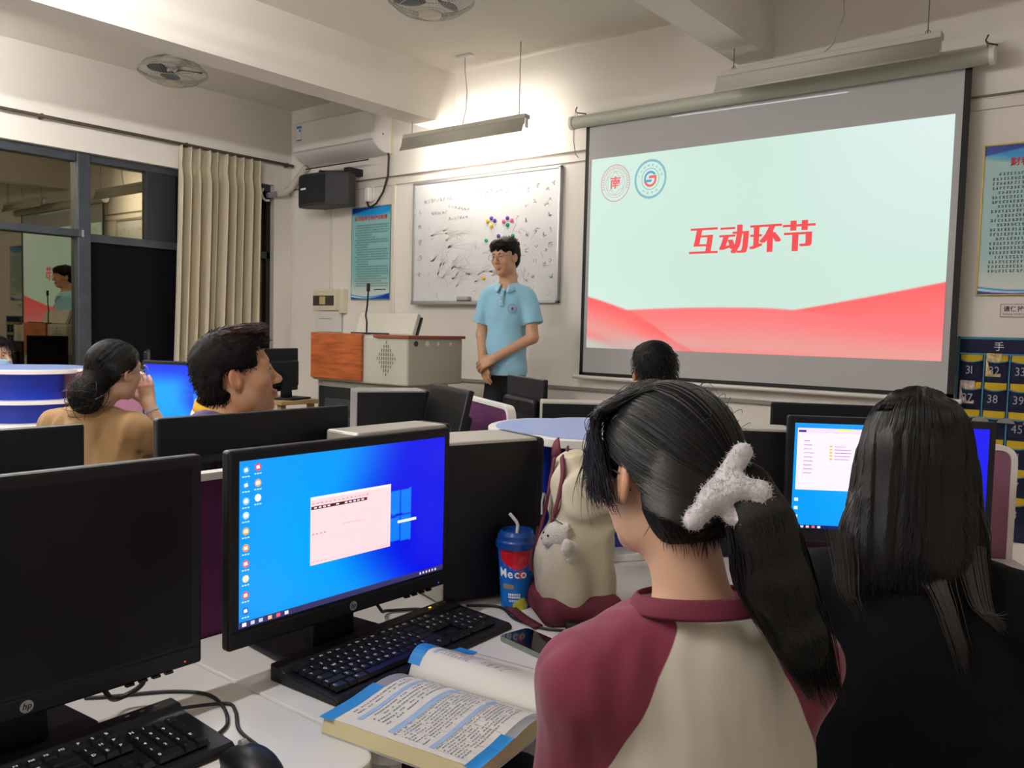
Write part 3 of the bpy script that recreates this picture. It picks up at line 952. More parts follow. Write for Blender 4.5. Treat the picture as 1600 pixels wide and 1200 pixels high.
def partition(p0, p1, ztop, label, felt=None, zb=.0, r=.05):
    """felt screen with a white rim standing between two worktops"""
    p0, p1 = np.array(p0, float), np.array(p1, float)
    L = np.linalg.norm(p1 - p0)
    t = thing('partition', label, 'partition', (p0[0], p0[1], 0), atan2(*(p1 - p0)[::-1]))
    out = rounded([(0, zb), (L, zb), (L, ztop), (0, ztop)], [0, 0, r, r])
    inn = rounded([(.016, zb + .0), (L - .016, zb + .0), (L - .016, ztop - .014), (.016, ztop - .014)], [0, 0, r * .7, r * .7])
    mb = MB()
    n = len(out)
    for y in (-PANEL_T / 2, PANEL_T / 2):
        for i in range(n):
            j = (i + 1) % n
            mb.quad((out[i][0], y, out[i][1]), (out[j][0], y, out[j][1]), (inn[j][0], y, inn[j][1]), (inn[i][0], y, inn[i][1]))
    for ring_ in (out, inn):
        for i in range(n):
            j = (i + 1) % n
            mb.quad((ring_[i][0], -PANEL_T / 2, ring_[i][1]), (ring_[j][0], -PANEL_T / 2, ring_[j][1]), (ring_[j][0], PANEL_T / 2, ring_[j][1]), (ring_[i][0], PANEL_T / 2, ring_[i][1]))
    obj('rim', mb, RIMW, t)
    obj('felt', MB().prism(inn, -PANEL_T / 2 + .004, PANEL_T / 2 - .004, 'y'), felt or PURPLE, t)
    if zb == 0:
        obj('foot', MB().box(.1, L - .1, -.12, .12, 0, .02), GREYP, t, bevel=.003)
    return t
def hub(c, R, label, notch=(30, 150, 270)):
    """round corner shelf unit with three boards, standing where three arms meet"""
    t = thing('shelf_hub', label, 'shelf unit', (c[0], c[1], .7505))
    def outline(R, dep):
        out = []
        for i in range(96):
            a = 360 * i / 96
            k = min(abs((a - b + 180) % 360 - 180) for b in notch)
            out.append((R * (1 - dep * max(0, 1 - k / 20) ** 1.6) * cos(radians(a)), R * (1 - dep * max(0, 1 - k / 20) ** 1.6) * sin(radians(a))))
        return out
    for z in (.305,):
        b = obj('shelf_board', MB().prism(outline(R, .1), z - .012, z + .012), RIMW, t, bevel=.003)
        obj('blue_inlay', MB().prism(outline(R - .022, .1), z + .012, z + .0135), BLUET, b)
    obj('shelf_board', MB().prism(outline(R, .1), .127, .147), RIMW, t, bevel=.003)
    obj('shelf_board', MB().prism(outline(R, .1), 0, .02), RIMW, t, bevel=.003)
    core = MB().prism([(r * .90, q * .90) for r, q in outline(R - .05, .15)], .02, .293)
    obj('blue_core', core, BLUEP, t, smooth=40)
    for a in range(0, 360, 30):
        if min(abs((a - b + 180) % 360 - 180) for b in notch) > 20:
            continue
        obj('post', MB().box(-.009, .009, -.009, .009, .02, .293), RIMW, t, loc=((R - .03) * cos(radians(a)) * .93, (R - .03) * sin(radians(a)) * .93, 0), rot=(0, 0, radians(a)))
    return t
def pedestal(loc, rz, label):
    t = thing('desk_leg_panel', label, 'desk leg', loc, rz, 'white panel legs under the worktops')
    obj('panel', MB().box(-.26, .26, -.0125, .0125, 0, .722), DESKW, t, bevel=.002)
    return t
C1 = np.array((-1.452, 2.06)); C2 = np.array((-5.20, 2.05)); C3 = np.array((-1.452, 2.06 - 2 * ARM - .003))
worktop(C1, 270, desk_label('holding the open textbook and the lit monitor'))
worktop(C1, 30, desk_label('beyond the round blue shelf hub'))
worktop(C1, 150, desk_label('where the student in the purple jersey sits'), sector_poly(C1, 150, DEP, .43))
def south(side):
    s = side
    P = [(-1.452 + s * .018, .797 - .002), (-1.452 + s * DEP, .797 - .002), (-1.452 + s * DEP, -.25), (-1.452 + s * .9, -.55), (-1.452 + s * .018, -.62)]
    return rounded(P, [0, .055, .2, 0, 0])
worktop((C3[0] + .3, C3[1] + .7), 0, desk_label('under the switched-off monitor and its keyboard'), south(1))
worktop((C3[0] - .3, C3[1] + .7), 0, desk_label('backing onto the desk with the switched-off monitor'), south(-1))
worktop(C2, 270, desk_label('where the woman in the tan shirt sits'))
worktop(C2, 30, desk_label('beyond the mauve screen near the curtain'))
_pl = [(C1, 270, 'C'), (C1, 30, 'C'), (C1, 150, 'C'), (C2, 270, 'C'), (C2, 30, 'C')]
for c, a0, _ in _pl:
    for (a, s) in ((a0, 1), (a0 + 120, -1)):
        d = ang(a); n = np.array((-d[1], d[0])) * s
        p = c + d * (ARM - .06) + n * .30
        pedestal((p[0], p[1], 0), radians(a + 90), 'white panel leg carrying the outer end of a worktop')
for s in (1, -1):
    pedestal((C3[0] + s * .30, .735, 0), 0, 'white panel leg carrying the outer end of a worktop')
    pedestal((C3[0] + s * .30, -.45, 0), 0, 'white panel leg carrying the outer end of a worktop')
def arm_partition(c, a, label, felt=None, ztop=1.065, r0=.20):
    p = c + ang(a) * r0; q = c + ang(a) * (ARM - .005)
    return partition(p, q, ztop, label, felt)
arm_partition(C1, 270, 'purple felt desk screen behind the lit monitor with the open window')
arm_partition(C1, 30, 'mauve felt desk screen with a rounded corner behind the black-shirted girl monitor', PURPLE2)
arm_partition(C1, 150, 'purple felt desk screen beside the tilted dark monitor near the podium', r0=.42, ztop=1.085)
partition((C3[0], .79), (C3[0], -.55), 1.065, 'purple felt desk screen behind the switched-off monitor in front')
arm_partition(C2, 30, 'mauve felt desk screen between the white shelf and the woman in tan', PURPLE2)
arm_partition(C2, 270, 'mauve felt desk screen running back from the white and blue shelf', PURPLE2)
hub((-1.365, 2.075), .30, 'round blue-topped shelf hub behind the cream backpack')
hub((-5.20, 2.05), .34, 'white and blue curved shelf hub near the window wall')

# ---------------------------------------------------------------- monitors
def wallpaper(u, v):
    c = np.zeros((len(u), 3)) + np.array((.0, .60, .98))
    c = mixc(c, (.0, .66, 1.), np.exp(-((u - .25) ** 2 / .08 + (v - .45) ** 2 / .3)))
    g = sstep(.42, .86, u + .10 * np.sin(4 * v) + .14 * (v - .5))
    c = mixc(c, (.0, .06, .93), g)
    ray_ = np.exp(-((v - .5 - (.72 - u) * .35) / .02) ** 2) * (u < .72) + np.exp(-((v - .5 + (.72 - u) * .35) / .02) ** 2) * (u < .72)
    c = mixc(c, (.2, .75, 1.), ray_ * .25 * sstep(.3, .7, u))
    return np.clip(c, 0, 1)
def pane_glow(c, u, v, u0, u1, v0, v1, k=.12):
    m = ((u > u0) & (u < u1) & (v > v0 + k * (u1 - u)) & (v < v1 - k * (u1 - u) * 1.)).astype(float)
    return mixc(c, (.05, .62, 1.), m * .8)
def wall_main(u, v):
    c = wallpaper(u, v)
    for (a, b) in ((.30, .475), (.495, .66)):
        c = pane_glow(c, u, v, .69, .74, a, b); c = pane_glow(c, u, v, .745, .805, a - .01, b + .005)
    return c
def wall_far(u, v):
    c = wallpaper(np.clip(u * 1.0, 0, 1), v)
    c = mixc(c, (.0, .10, .95), sstep(.55, 1, v) * .8)
    for (a, b) in ((.30, .48), (.50, .68)):
        c = pane_glow(c, u, v, .60, .70, a, b); c = pane_glow(c, u, v, .71, .84, a, b)
    return c
LCD = M('lcd_picture', '050505', .25, emit_attr=('pic', 1.0))
LCDOFF = M('lcd_off', '08080b', .32, spec=.25)
AW, AH = .474, .272     # active area
def monitor(loc, rz, label, group, pic=None, Wm=.51, Hm=.325, z0=.073, tilt=.0, res=(96, 56), logo=True, vents=True):
    t = thing('monitor', label, 'monitor', loc, rz, group)
    h = Wm / 2
    aw, ah = Wm - .036, Hm - .053
    p = obj('bezel', MB().box(-h, h, 0, .022, z0, z0 + Hm), BLACK, t, bevel=.005, rot=(-tilt, 0, 0))
    obj('back_shell', MB().prism(rounded([(-h * .86, z0 + .03), (h * .86, z0 + .03), (h * .86, z0 + Hm - .085), (-h * .86, z0 + Hm - .085)], [.02] * 4), .02, .052, 'y'), BLACK, p, bevel=.012)
    zb = z0 + Hm - .018 - ah
    me = vcol_grid('screen', ((-aw / 2, -.001, zb), (aw, 0, 0), (0, 0, ah)), *(res if pic else (1, 1)), pic if pic else (lambda u, v: np.zeros((len(u), 3))))
    obj('screen', me, LCD if pic else LCDOFF, p)
    obj('chin', MB().box(-h + .004, h - .004, -.002, .004, z0 + .002, z0 + .030), BLACK, p, bevel=.003)
    if logo:
        lg = obj('logo_disc', MB().cyl((0, -.0035, z0 + .0165), (0, -.0015, z0 + .0165), .0085, n=24), M('logo_silver', 'a8a8aa', .3, metal=.8), p)
        mb = MB()
        text(mb, 'hp', (-.0055, -.0037, z0 + .0135), (1, 0, 0), (0, 0, 1), .0115, 1, shear=.22)
        obj('logo_letters', mb, BLACK, lg, fixn=False)
    obj('power_light', MB().cbox((h - .03, -.0022, z0 + .010), (.0025, .001, .0016)), M('led_red' if pic is None else 'led_blue', 'ff3a24' if pic is None else '4060ff', .4, emit=1.2), p)
    for i in range(4):
        obj('button', MB().box(h - .12 + i * .02, h - .108 + i * .02, -.001, .006, z0 - .0025, z0 + .001), BLACKG, p)
    if vents:
        for i in range(24):
            obj('vent_rib', MB().box(-.15 + i * .0128, -.143 + i * .0128, .052, .0545, z0 + Hm - .15, z0 + Hm - .10), BLACKG, p)
    obj('neck', MB().prism([(-.05, 0.012), (.05, .012), (.042, z0 + .14), (-.042, z0 + .14)], .05, .075, 'y'), BLACK, t, bevel=.004)
    obj('base', MB().prism(rounded([(-.12, .035), (.12, .035), (.105, .20), (-.105, .20)], [.02] * 4), 0, .013), BLACK, t, bevel=.004)
    return t, p, (aw, ah, zb)
ZD = .7502
GM = 'office monitors on the desks'
m1, m1p, _ = monitor((-1.17, .452, ZD), pi / 2, 'switched-off black monitor with a round silver logo on its chin', GM, vents=False)
m2, m2p, geo = monitor((-1.17, 1.008, ZD), pi / 2, 'black monitor with a bright blue desktop and a pale pink window open', GM, wall_main, vents=False, res=(192, 110))
# what is open on that desktop
def scr(mb, geo, u0, u1, v0, v1, lift, skew=0):
    aw, ah, zb = geo
    def P(u, v): return (-aw / 2 + u * aw, lift, zb + v * ah)
    mb.quad(P(u0, v0), P(u1, v0), P(u1, v1), P(u0, v1))
    return mb
def sm(name, col='ffffff', e=1.): return M('scr_' + name, col, .3, emit=e)
wdw = obj('program_window', scr(MB(), geo, .295, .69, .275, .715, -.0016), sm('pink', 'ffcdd4'), m2p)
obj('window_title_bar', scr(MB(), geo, .295, .69, .70, .715, -.0018), sm('pale', 'ffe4ea'), wdw)
obj('window_menu_bar', scr(MB(), geo, .297, .565, .634, .655, -.0019), sm('dark', '33222e'), wdw)
dl = MB()
for (a, b, c, d) in ((.38, .61, .44, .443), (.38, .61, .562, .565), (.38, .3815, .44, .565), (.6085, .61, .44, .565), (.30, .685, .685, .687)):
    scr(dl, geo, a, b, c, d, -.0019)
obj('dialog_outline', dl, sm('rose', 'e5a8b4'), wdw, fixn=False)
tx = MB()
rr = random.Random(11)
for row, (a, b, n, hh) in enumerate(((.30, .58, 14, .010), (.44, .56, 12, .006))):
    zc = (.668, .505)[row]
    for i in range(n):
        u = a + (b - a) * i / n
        scr(tx, geo, u, u + (b - a) / n * .6, zc, zc + hh * rr.uniform(.6, 1), -.0019)
for i in range(4):
    scr(tx, geo, .302 + i * .018, .312 + i * .018, .47, .48, -.0019); scr(tx, geo, .302 + i * .02, .312 + i * .02, .292, .298, -.0019); scr(tx, geo, .64 + i * .01, .646 + i * .01, .288, .294, -.0019)
obj('window_text', tx, sm('rosegrey', 'b98f98'), wdw, fixn=False)
tx = MB()
for i in range(12):
    if i in (4, 6):
        continue
    u = .31 + i * .0205
    scr(tx, geo, u, u + .013, .640, .649, -.0021)
obj('menu_text', tx, sm('pale'), wdw, fixn=False)
tip = obj('input_bar', scr(MB(), geo, .73, .835, .425, .445, -.0016), sm('tip', 'd9e2ff'), m2p)
tb = obj('taskbar', scr(MB(), geo, 0, 1, 0, .038, -.0016), sm('task', '33305e'), m2p)
for i, (u, col) in enumerate(((.012, 'e8f0ff'), (.045, 'b9c4e8'), (.078, 'b9c4e8'), (.115, 'f3b98c'), (.15, 'e8606a'), (.185, 'd8dcec'))):
    obj('taskbar_icon', scr(MB(), geo, u, u + .016, .008, .030, -.0018), sm('tk%d' % i, col), tb)
for i in range(6):
    obj('tray_icon', scr(MB(), geo, .86 + i * .018, .868 + i * .018, .010, .026, -.0018), sm('tray', 'e8d8e8'), tb)
def icons(geo, parent, rows, us, cols):
    for (c, u) in enumerate(us) if False else [(0, us)]:
        for r, (v, col) in enumerate(zip(rows, cols)):
            mb = MB()
            aw, ah, zb = geo
            x0, z0 = -aw / 2 + us * aw, zb + v * ah
            mb.add([(x0 + .0065 * cos(a), -.0017, z0 + .0065 * sin(a)) for a in np.linspace(pi / 4, pi / 4 + 2 * pi, 9)[:-1]], [tuple(range(8))])
            ic = obj('desktop_icon', mb, sm('ic' + col, col), parent)
            mb = MB()
            mb.quad((x0 - .003, -.0019, z0 - .003), (x0 + .0035, -.0019, z0 - .002), (x0 + .002, -.0019, z0 + .0035), (x0 - .0035, -.0019, z0 + .002))
            obj('icon_mark', mb, sm('icw', 'f2f4ff'), ic)
            mb = MB()
            for k in range(3):
                mb.quad((x0 - .007 + k * .005, -.0017, z0 - .0115), (x0 - .0035 + k * .005, -.0017, z0 - .0115), (x0 - .0035 + k * .005, -.0017, z0 - .0095), (x0 - .007 + k * .005, -.0017, z0 - .0095))
            obj('icon_caption', mb, sm('cap', 'bcd8ff'), ic, fixn=False)
icons(geo, m2p, (.945, .855, .76, .675, .58, .48, .385, .295, .195, .10), .025, ('3fa0e8', '2f8fd8', '8fb8e0', '9fc8f0', 'e8a040', 'f08a3c', 'e05a6a', 'e8c890', 'e05040', '4060b8'))
icons(geo, m2p, (.955, .86, .77), .072, ('e0405a', 'e8a060', 'e0dcd8'))
# second monitor in the near cluster, for the girl in black
def wall_three(u, v):
    c = wallpaper(u, v)
    return mixc(c, (.0, .02, .95), sstep(.55, .7, u))
D3 = ang(33)
m3, m3p, g3 = monitor((-.797 + .255 * D3[0], 2.128 + .255 * D3[1], ZD), radians(33), 'black monitor showing a pale file list, in front of the girl in black', GM, wall_three, vents=False, logo=False)
fw = obj('file_window', scr(MB(), g3, .015, .56, .37, .955, -.0016), sm('pinklilac', 'f3d4f0'), m3p)
obj('window_ribbon', scr(MB(), g3, .015, .56, .91, .955, -.0018), sm('lilac', 'e9c4ee'), fw)
obj('file_tab', scr(MB(), g3, .02, .06, .915, .935, -.002), sm('navy', '1b2a90'), fw)
obj('tool_tab', scr(MB(), g3, .22, .30, .935, .955, -.002), sm('lime', 'd6dc60'), fw)
for i in range(5):
    obj('folder_icon', scr(MB(), g3, .185, .20, .78 - i * .03, .797 - i * .03, -.002), sm('folder', 'eab04a'), fw)
tx = MB()
for i in range(9):
    scr(tx, g3, .05, .05 + rr.uniform(.03, .06), .83 - i * .038, .838 - i * .038, -.002)
for i in range(5):
    scr(tx, g3, .21, .21 + rr.uniform(.05, .09), .783 - i * .03, .791 - i * .03, -.002); scr(tx, g3, .40, .48, .783 - i * .03, .789 - i * .03, -.002)
obj('file_text', tx, sm('filetext', '9a86a8'), fw, fixn=False)
t3 = obj('taskbar', scr(MB(), g3, 0, 1, 0, .035, -.0016), sm('task3', '0a1a50'), m3p)
for i in range(4):
    obj('taskbar_icon', scr(MB(), g3, .05 + i * .03, .066 + i * .03, .008, .028, -.0018), sm('tk%d' % (i + 2)), t3)
for i in range(3):
    obj('desktop_icon', scr(MB(), g3, .012, .032, .10 + .08 * i, .13 + .08 * i, -.0016), sm('ic_pale', 'cfe0f4'), m3p)
# monitors seen from behind and beyond
monitor((-1.68, .498, ZD), -pi / 2, 'monitor turned away, back to back with the switched-off monitor', GM, logo=False)
monitor((-1.68, 1.155, ZD), -pi / 2, 'monitor turned away, in front of the student in the purple jersey', GM, logo=False)
monitor((-2.13, 2.165, ZD), radians(-27), 'dark square monitor tilted back beside the purple screen near the podium', GM, None, .40, .33, .07, .22, logo=False, vents=False)
monitor((-2.20, 2.86, ZD), radians(152), 'grey backed monitor behind the purple screen, in front of the presenter', GM, None, .38, .33, .07, .0, logo=False)
D8 = ang(30)
monitor((-1.006 + .255 * D8[0], 2.512 + .255 * D8[1] + .02, ZD), radians(210), 'monitor turned away, just behind the file list monitor', GM, logo=False)
D9 = ang(24)
monitor((-4.189 + .255 * D9[0], 2.192 + .255 * D9[1], ZD), radians(24), 'lit blue monitor in front of the woman in the tan shirt', GM, wall_far, logo=False, vents=False)
monitor((-4.98, 3.60, .8302), radians(-75), 'dark monitor on the wooden stand beside the podium', GM, None, .36, .30, .05, logo=False, vents=False)
monitor((-4.66, 3.02, ZD), radians(195), 'dark monitor turned away near the foot of the curtain', GM, logo=False)
monitor((-5.55, 2.95, ZD), radians(150), 'dark monitor beyond the white and blue shelf hub', GM, logo=False)

# ---------------------------------------------------------------- computer towers
SLOT = M('tower_slot', '08080a', .5)
def tower(c, rz, size, label, z=ZD, shell=None, lying=False):
    L, T, H = size
    t = thing('computer_tower', label, 'computer', (c[0], c[1], z), rz, 'desktop computers on the worktops')
    obj('case', MB().box(-L / 2, L / 2, -T / 2, T / 2, .006, H), shell or CASEG, t, bevel=.006)
    obj('side_panel', MB().box(-L / 2 + .004, L / 2 + .001, -T / 2 - .004, -T / 2 + .002, .008, H - .006), BLACK, t, bevel=.002)
    obj('side_panel', MB().box(-L / 2 + .004, L / 2 + .001, T / 2 - .002, T / 2 + .004, .008, H - .006), BLACK, t, bevel=.002)
    fr = obj('front_bezel', MB().box(L / 2 - .012, L / 2 + .022, -T / 2, T / 2, .006, H), BLACK, t, bevel=.010)
    obj('drive_slot', MB().box(L / 2 + .021, L / 2 + .0235, -T / 2 + .02, T / 2 - .02, H - .07, H - .03), SLOT, fr)
    obj('power_button', MB().cyl((L / 2 + .021, 0, H - .11), (L / 2 + .025, 0, H - .11), .010, n=16), GREYP, fr)
    for sx in (-1, 1):
        for sy in (-1, 1):
            obj('foot', MB().cyl((sx * (L / 2 - .04), sy * (T / 2 - .025), 0), (sx * (L / 2 - .04), sy * (T / 2 - .025), .008), .012, n=12), SLOT, t)
    return t
tower((-1.268, 1.443), radians(73), (.245, .17, .356), 'black-sided computer tower standing behind the drink cup and backpack')
tower((-1.548, 1.445), radians(90), (.30, .115, .352), 'slim grey-topped computer tower behind the lit monitor with the pink window')
tower((-2.44, 2.27), radians(57), (.27, .17, .356), 'black computer tower below the podium, beside the tilted dark monitor', shell=M('tower_shell_silver', '9a9894', .35, metal=.4))
tower((-1.86, 2.70), radians(39), (.25, .15, .33), 'black computer tower beyond the round blue shelf hub')
tower((-.945, 2.205), radians(33), (.24, .13, .352), 'grey-topped computer tower left of the file list monitor')

# ---------------------------------------------------------------- keyboards
KEYM = M('key_black', '121318', .38)
def keyboard(loc, rz, label):
    t = thing('keyboard', label, 'keyboard', loc, rz, 'black keyboards on the near desks')
    L, Dp = .462, .168
    prof = [(-.084, 0), (.084, 0), (.084, .030), (.058, .029), (.05, .021), (-.076, .013), (-.084, .008)]
    obj('tray', MB().prism(prof, -L / 2, L / 2, 'x'), BLACK, t, bevel=.003)
    U = .0187
    rows = [
        (.0395, [('', 1)] + [(None, .98)] + [('F1', 1), ('F2', 1), ('F3', 1), ('F4', 1), (None, .5), ('F5', 1), ('F6', 1), ('F7', 1), ('F8', 1), (None, .5), ('F9', 1), ('F10', 1), ('F11', 1), ('F12', 1), (None, .27), ('P', 1), ('S', 1), ('B', 1)]),
        (.0175, [(c, 1) for c in '~1234567890-='] + [('', 2), (None, .25), ('I', 1), ('H', 1), ('P', 1), (None, .25), ('N', 1), ('/', 1), ('', 1), ('-', 1)]),
        (-.0012, [('T', 1.5)] + [(c, 1) for c in 'QWERTYUIOP[]'] + [('', 1.5), (None, .25), ('D', 1), ('E', 1), ('P', 1), (None, .25), ('7', 1), ('8', 1), ('9', 1), ('+', 1)]),
        (-.0199, [('C', 1.75)] + [(c, 1) for c in 'ASDFGHJKL;'] + [('', 1)] + [('E', 2.25), (None, 3.5), ('4', 1), ('5', 1), ('6', 1), ('', 1)]),
        (-.0386, [('S', 2.25)] + [(c, 1) for c in 'ZXCVBNM,./'] + [('S', 2.75), (None, 1.25), ('', 1), (None, 1.25), ('1', 1), ('2', 1), ('3', 1), ('E', 1)]),
        (-.0573, [('C', 1.5), ('', 1), ('A', 1.5), ('', 6), ('A', 1.5), ('', 1), ('', 1), ('C', 1.5), (None, .25), ('', 1), ('', 1), ('', 1), (None, .25), ('0', 2), ('.', 1), ('', 1)])]
    cache = {}
    slope = atan2(.008, .126)
    for (yy, ks) in rows:
        x = -L / 2 + .012
        zz = .013 + (yy + .076) * .008 / .126 + .0035
        for (ch, w) in ks:
            if ch is not None:
                if w not in cache:
                    b, tp, hh = (w * U - .0012) / 2, (w * U - .0055) / 2, .0065
                    kb = MB()
                    v = [(-b, -.0088, 0), (b, -.0088, 0), (b, .0088, 0), (-b, .0088, 0), (-tp, -.0055, hh), (tp, -.0055, hh), (tp, .0072, hh), (-tp, .0072, hh)]
                    kb.add(v, [(0, 3, 2, 1), (4, 5, 6, 7), (0, 1, 5, 4), (1, 2, 6, 5), (2, 3, 7, 6), (3, 0, 4, 7)])
                    cache[w] = kb.mesh('key')
                    cache[w].materials.append(KEYM)
                k = obj('key', cache[w], KEYM, t, loc=(x + w * U / 2, yy, zz), rot=(slope, 0, 0))
                if ch and ch != '+':
                    if ('g', ch, w) not in cache:
                        mb = MB()
                        text(mb, ch, (-w * U / 2 + .0045, .0002 if len(ch) == 1 else .001, .0067), (1, 0, 0), (0, 1, 0), .0078 if len(ch) == 1 else .0060, 1)
                        g = bpy.data.meshes.new('legend')
                        g.from_pydata(mb.v, [], mb.f)
                        g.materials.append(INKW)
                        cache[('g', ch, w)] = g
                    obj('legend', cache[('g', ch, w)], INKW, k)
            x += w * U
    for i in range(3):
        obj('status_light', MB().cbox((.155 + .022 * i, .070, .0305), (.006, .003, .0008)), M('led_amber', 'ffb020', .4, emit=3.) if (i == 0 and 'textbook' in label) else GREYP, t)
    return t
keyboard((-1.105, 1.072, ZD), radians(92.5), 'black keyboard in front of the lit monitor, beside the open textbook')
keyboard((-1.092, .432, ZD), radians(91), 'black keyboard with white legends in front of the switched-off monitor')
ms = thing('mouse', 'black computer mouse beside the keyboard of the switched-off monitor', 'mouse', (-.945, .645, ZD), radians(85))
obj('shell', MB().grid(lambda u, v: (.031 * cos(pi * (1 - u)) * (.82 + .18 * sin(pi * v)) * (1 - .25 * abs(2 * v - 1) ** 3), -.055 + .11 * v, .004 + .031 * sin(pi * u) ** .8 * sin(pi * (.08 + .84 * v)) ** .7), 16, 16), BLACK, ms, smooth=180)
obj('underside', MB().prism(rounded([(-.027, -.05), (.027, -.05), (.027, .05), (-.027, .05)], [.02] * 4), 0, .008), BLACK, ms)
obj('wheel', MB().cyl((-.004, .025, .030), (.004, .025, .030), .008, n=12), GREYP, ms)
CORD = M('black_cord', '141417', .5)
def cable(label, pts, r=.0028):
    P = np.array(pts, float)
    # Catmull-Rom through the points
    out = []
    n = len(P)
    for i in range(n - 1):
        p0, p1, p2, p3 = P[max(i - 1, 0)], P[i], P[i + 1], P[min(i + 2, n - 1)]
        for t in np.linspace(0, 1, 9)[:-1]:
            out.append(.5 * ((2 * p1) + (-p0 + p2) * t + (2 * p0 - 5 * p1 + 4 * p2 - p3) * t * t + (-p0 + 3 * p1 - 3 * p2 + p3) * t ** 3))
    out.append(P[-1])
    o0 = out[0].copy()
    c = obj('cable', MB().tube([p - o0 for p in out], r, 7), CORD, smooth=60, loc=tuple(o0))
    return tag(c, label, 'cable')
ZC = .7535
cable('thin black keyboard cable looping out from behind the switched-off monitor', [(-1.33, .60, ZC), (-1.305, .63, ZC), (-1.255, .70, ZC), (-1.20, .735, ZC), (-1.14, .725, ZC), (-1.09, .70, ZC), (-1.07, .672, ZC)])
cable('black mouse cable crossing the desk edge to the mouse', [(-1.165, .662, ZC + .012), (-1.15, .735, ZC), (-1.115, .73, ZC), (-1.06, .70, ZC), (-1.0, .69, ZC), (-.97, .685, ZC), (-.95, .665, ZC + .006)])
cable('thick black monitor cable drooping under the switched-off monitor', [(-1.235, .575, .825), (-1.23, .59, .79), (-1.25, .615, .772), (-1.235, .645, .79), (-1.24, .65, .825)], .004)
cable('black cable bundle curling under the lit monitor', [(-1.25, 1.10, .86), (-1.25, 1.15, .78), (-1.28, 1.20, .757), (-1.24, 1.25, .757), (-1.185, 1.27, .756)], .0035)
cable('thin black charging cable running from the keyboard to the backpack', [(-1.19, 1.345, ZC), (-1.13, 1.385, ZC), (-1.06, 1.35, ZC), (-.98, 1.345, ZC), (-.93, 1.375, ZC)])
tag(obj('charger_plug', MB().box(-.012, .05, -.011, .011, 0, .02), BLACK, bevel=.004, loc=(-.935, 1.378, ZD), rot=(0, 0, .35)), 'small black charger brick between the backpack and the phone', 'charger')

# ---------------------------------------------------------------- open textbook
PAGE = M('book_page', 'dcd9d2', .7)
BLUEC = M('book_blue', '1f86d0', .5)
GREYC = M('book_grey', '8d8f94', .5)
bk = thing('textbook', 'open textbook with blue-edged pages of tables lying on the desk', 'book', (-.857, .995, ZD), radians(7.5))
def near_z(s):   # page surface height; s = 0 at the spine, 1 at the outer edge
    return .030 - .006 * s + .010 * sin(pi * min(1, s * 1.4)) * (1 - s) - .012 * (1 - s) ** 6
def far_z(s):
    return .016 + .048 * sin(pi * min(1, s * 1.05) ** .7) * (1 - .55 * s) - .0 * s
HB = .135
def near_pt(u, s): return (-HB + 2 * HB * u, -.198 * s, near_z(s))
def far_pt(u, s):
    lift = 1 - .35 * u
    return (-HB + 2 * HB * u + .0 * s, .150 * s ** .9 - .012 * sin(pi * s), .014 + (far_z(s) - .014) * lift)
blk = MB()
n_ = 20
for (fn) in (near_pt,):
    top = [fn(0, i / n_) for i in range(n_ + 1)]
    prof = [(p[1], p[2]) for p in top] + [(-.205, .004), (0, .004)]
    blk.prism(prof, -HB, HB, 'x')
obj('page_block', blk, M('page_edges', 'd9cda2', .8, bump=(600, .4, (1, 1, 60))), bk, smooth=30)
fb = MB()
prof = [(p[1], p[2] - .001) for p in [far_pt(.5, i / n_) for i in range(n_ + 1)]] + [(.14, .004), (0, .004)]
obj('page_block', MB().prism([(a, min(b, .02)) for a, b in prof], -HB, HB, 'x'), M('page_edges'), bk, smooth=30)
obj('left_page', MB().grid(lambda u, v: (near_pt(u, v)[0], near_pt(u, v)[1], near_pt(u, v)[2] + .0007), 2, 24), PAGE, bk, smooth=180)
obj('right_page', MB().grid(lambda u, v: far_pt(u, v), 12, 24), PAGE, bk, smooth=180, solid=.0012)
obj('cover', MB().box(-HB, HB, -.204, .15, 0, .003), M('book_cover', 'c9cdd2', .5), bk, bevel=.001)
def on_page(fn, u0, u1, s0, s1, lift=.0014, n=8):
    mb = MB()
    return mb.grid(lambda a, b: (fn(u0 + (u1 - u0) * a, s0 + (s1 - s0) * b)[0], fn(u0 + (u1 - u0) * a, s0 + (s1 - s0) * b)[1], fn(u0 + (u1 - u0) * a, s0 + (s1 - s0) * b)[2] + lift), 2, n)
obj('blue_band', on_page(near_pt, -.02, .07, .42, 1.03, .0012), BLUEC, bk)
obj('grey_band', on_page(near_pt, -.005, .075, .05, .42, .0012), GREYC, bk)
obj('blue_band', on_page(near_pt, .93, 1.01, .55, 1.02, .0012), BLUEC, bk)
obj('grey_band', on_page(near_pt, .95, 1.015, .0, .55, .0012), GREYC, bk)
obj('blue_band', on_page(far_pt, -.03, .06, .05, .45, .0014), BLUEC, bk)
obj('grey_band', on_page(far_pt, -.02, .06, .45, .7, .0014), GREYC, bk)
obj('blue_band', on_page(far_pt, -.01, .14, .86, 1.02, .0016), BLUEC, bk)
INKB = M('table_blue', '9db9dd', .7)
INKD = M('book_ink', '85858c', .7)
for (u0, u1, s0, s1) in ((.17, .20, .08, .9), (.40, .44, .06, .93), (.68, .71, .12, .95)):
    obj('table_header', on_page(near_pt, u0, u1, s0, s1), INKB, bk)
def tiny(fn, mb, u, s, du, ds):
    p = [fn(u, s), fn(u + du, s), fn(u + du, s + ds), fn(u, s + ds)]
    mb.quad(*[(a, b, c + .0016) for a, b, c in p])
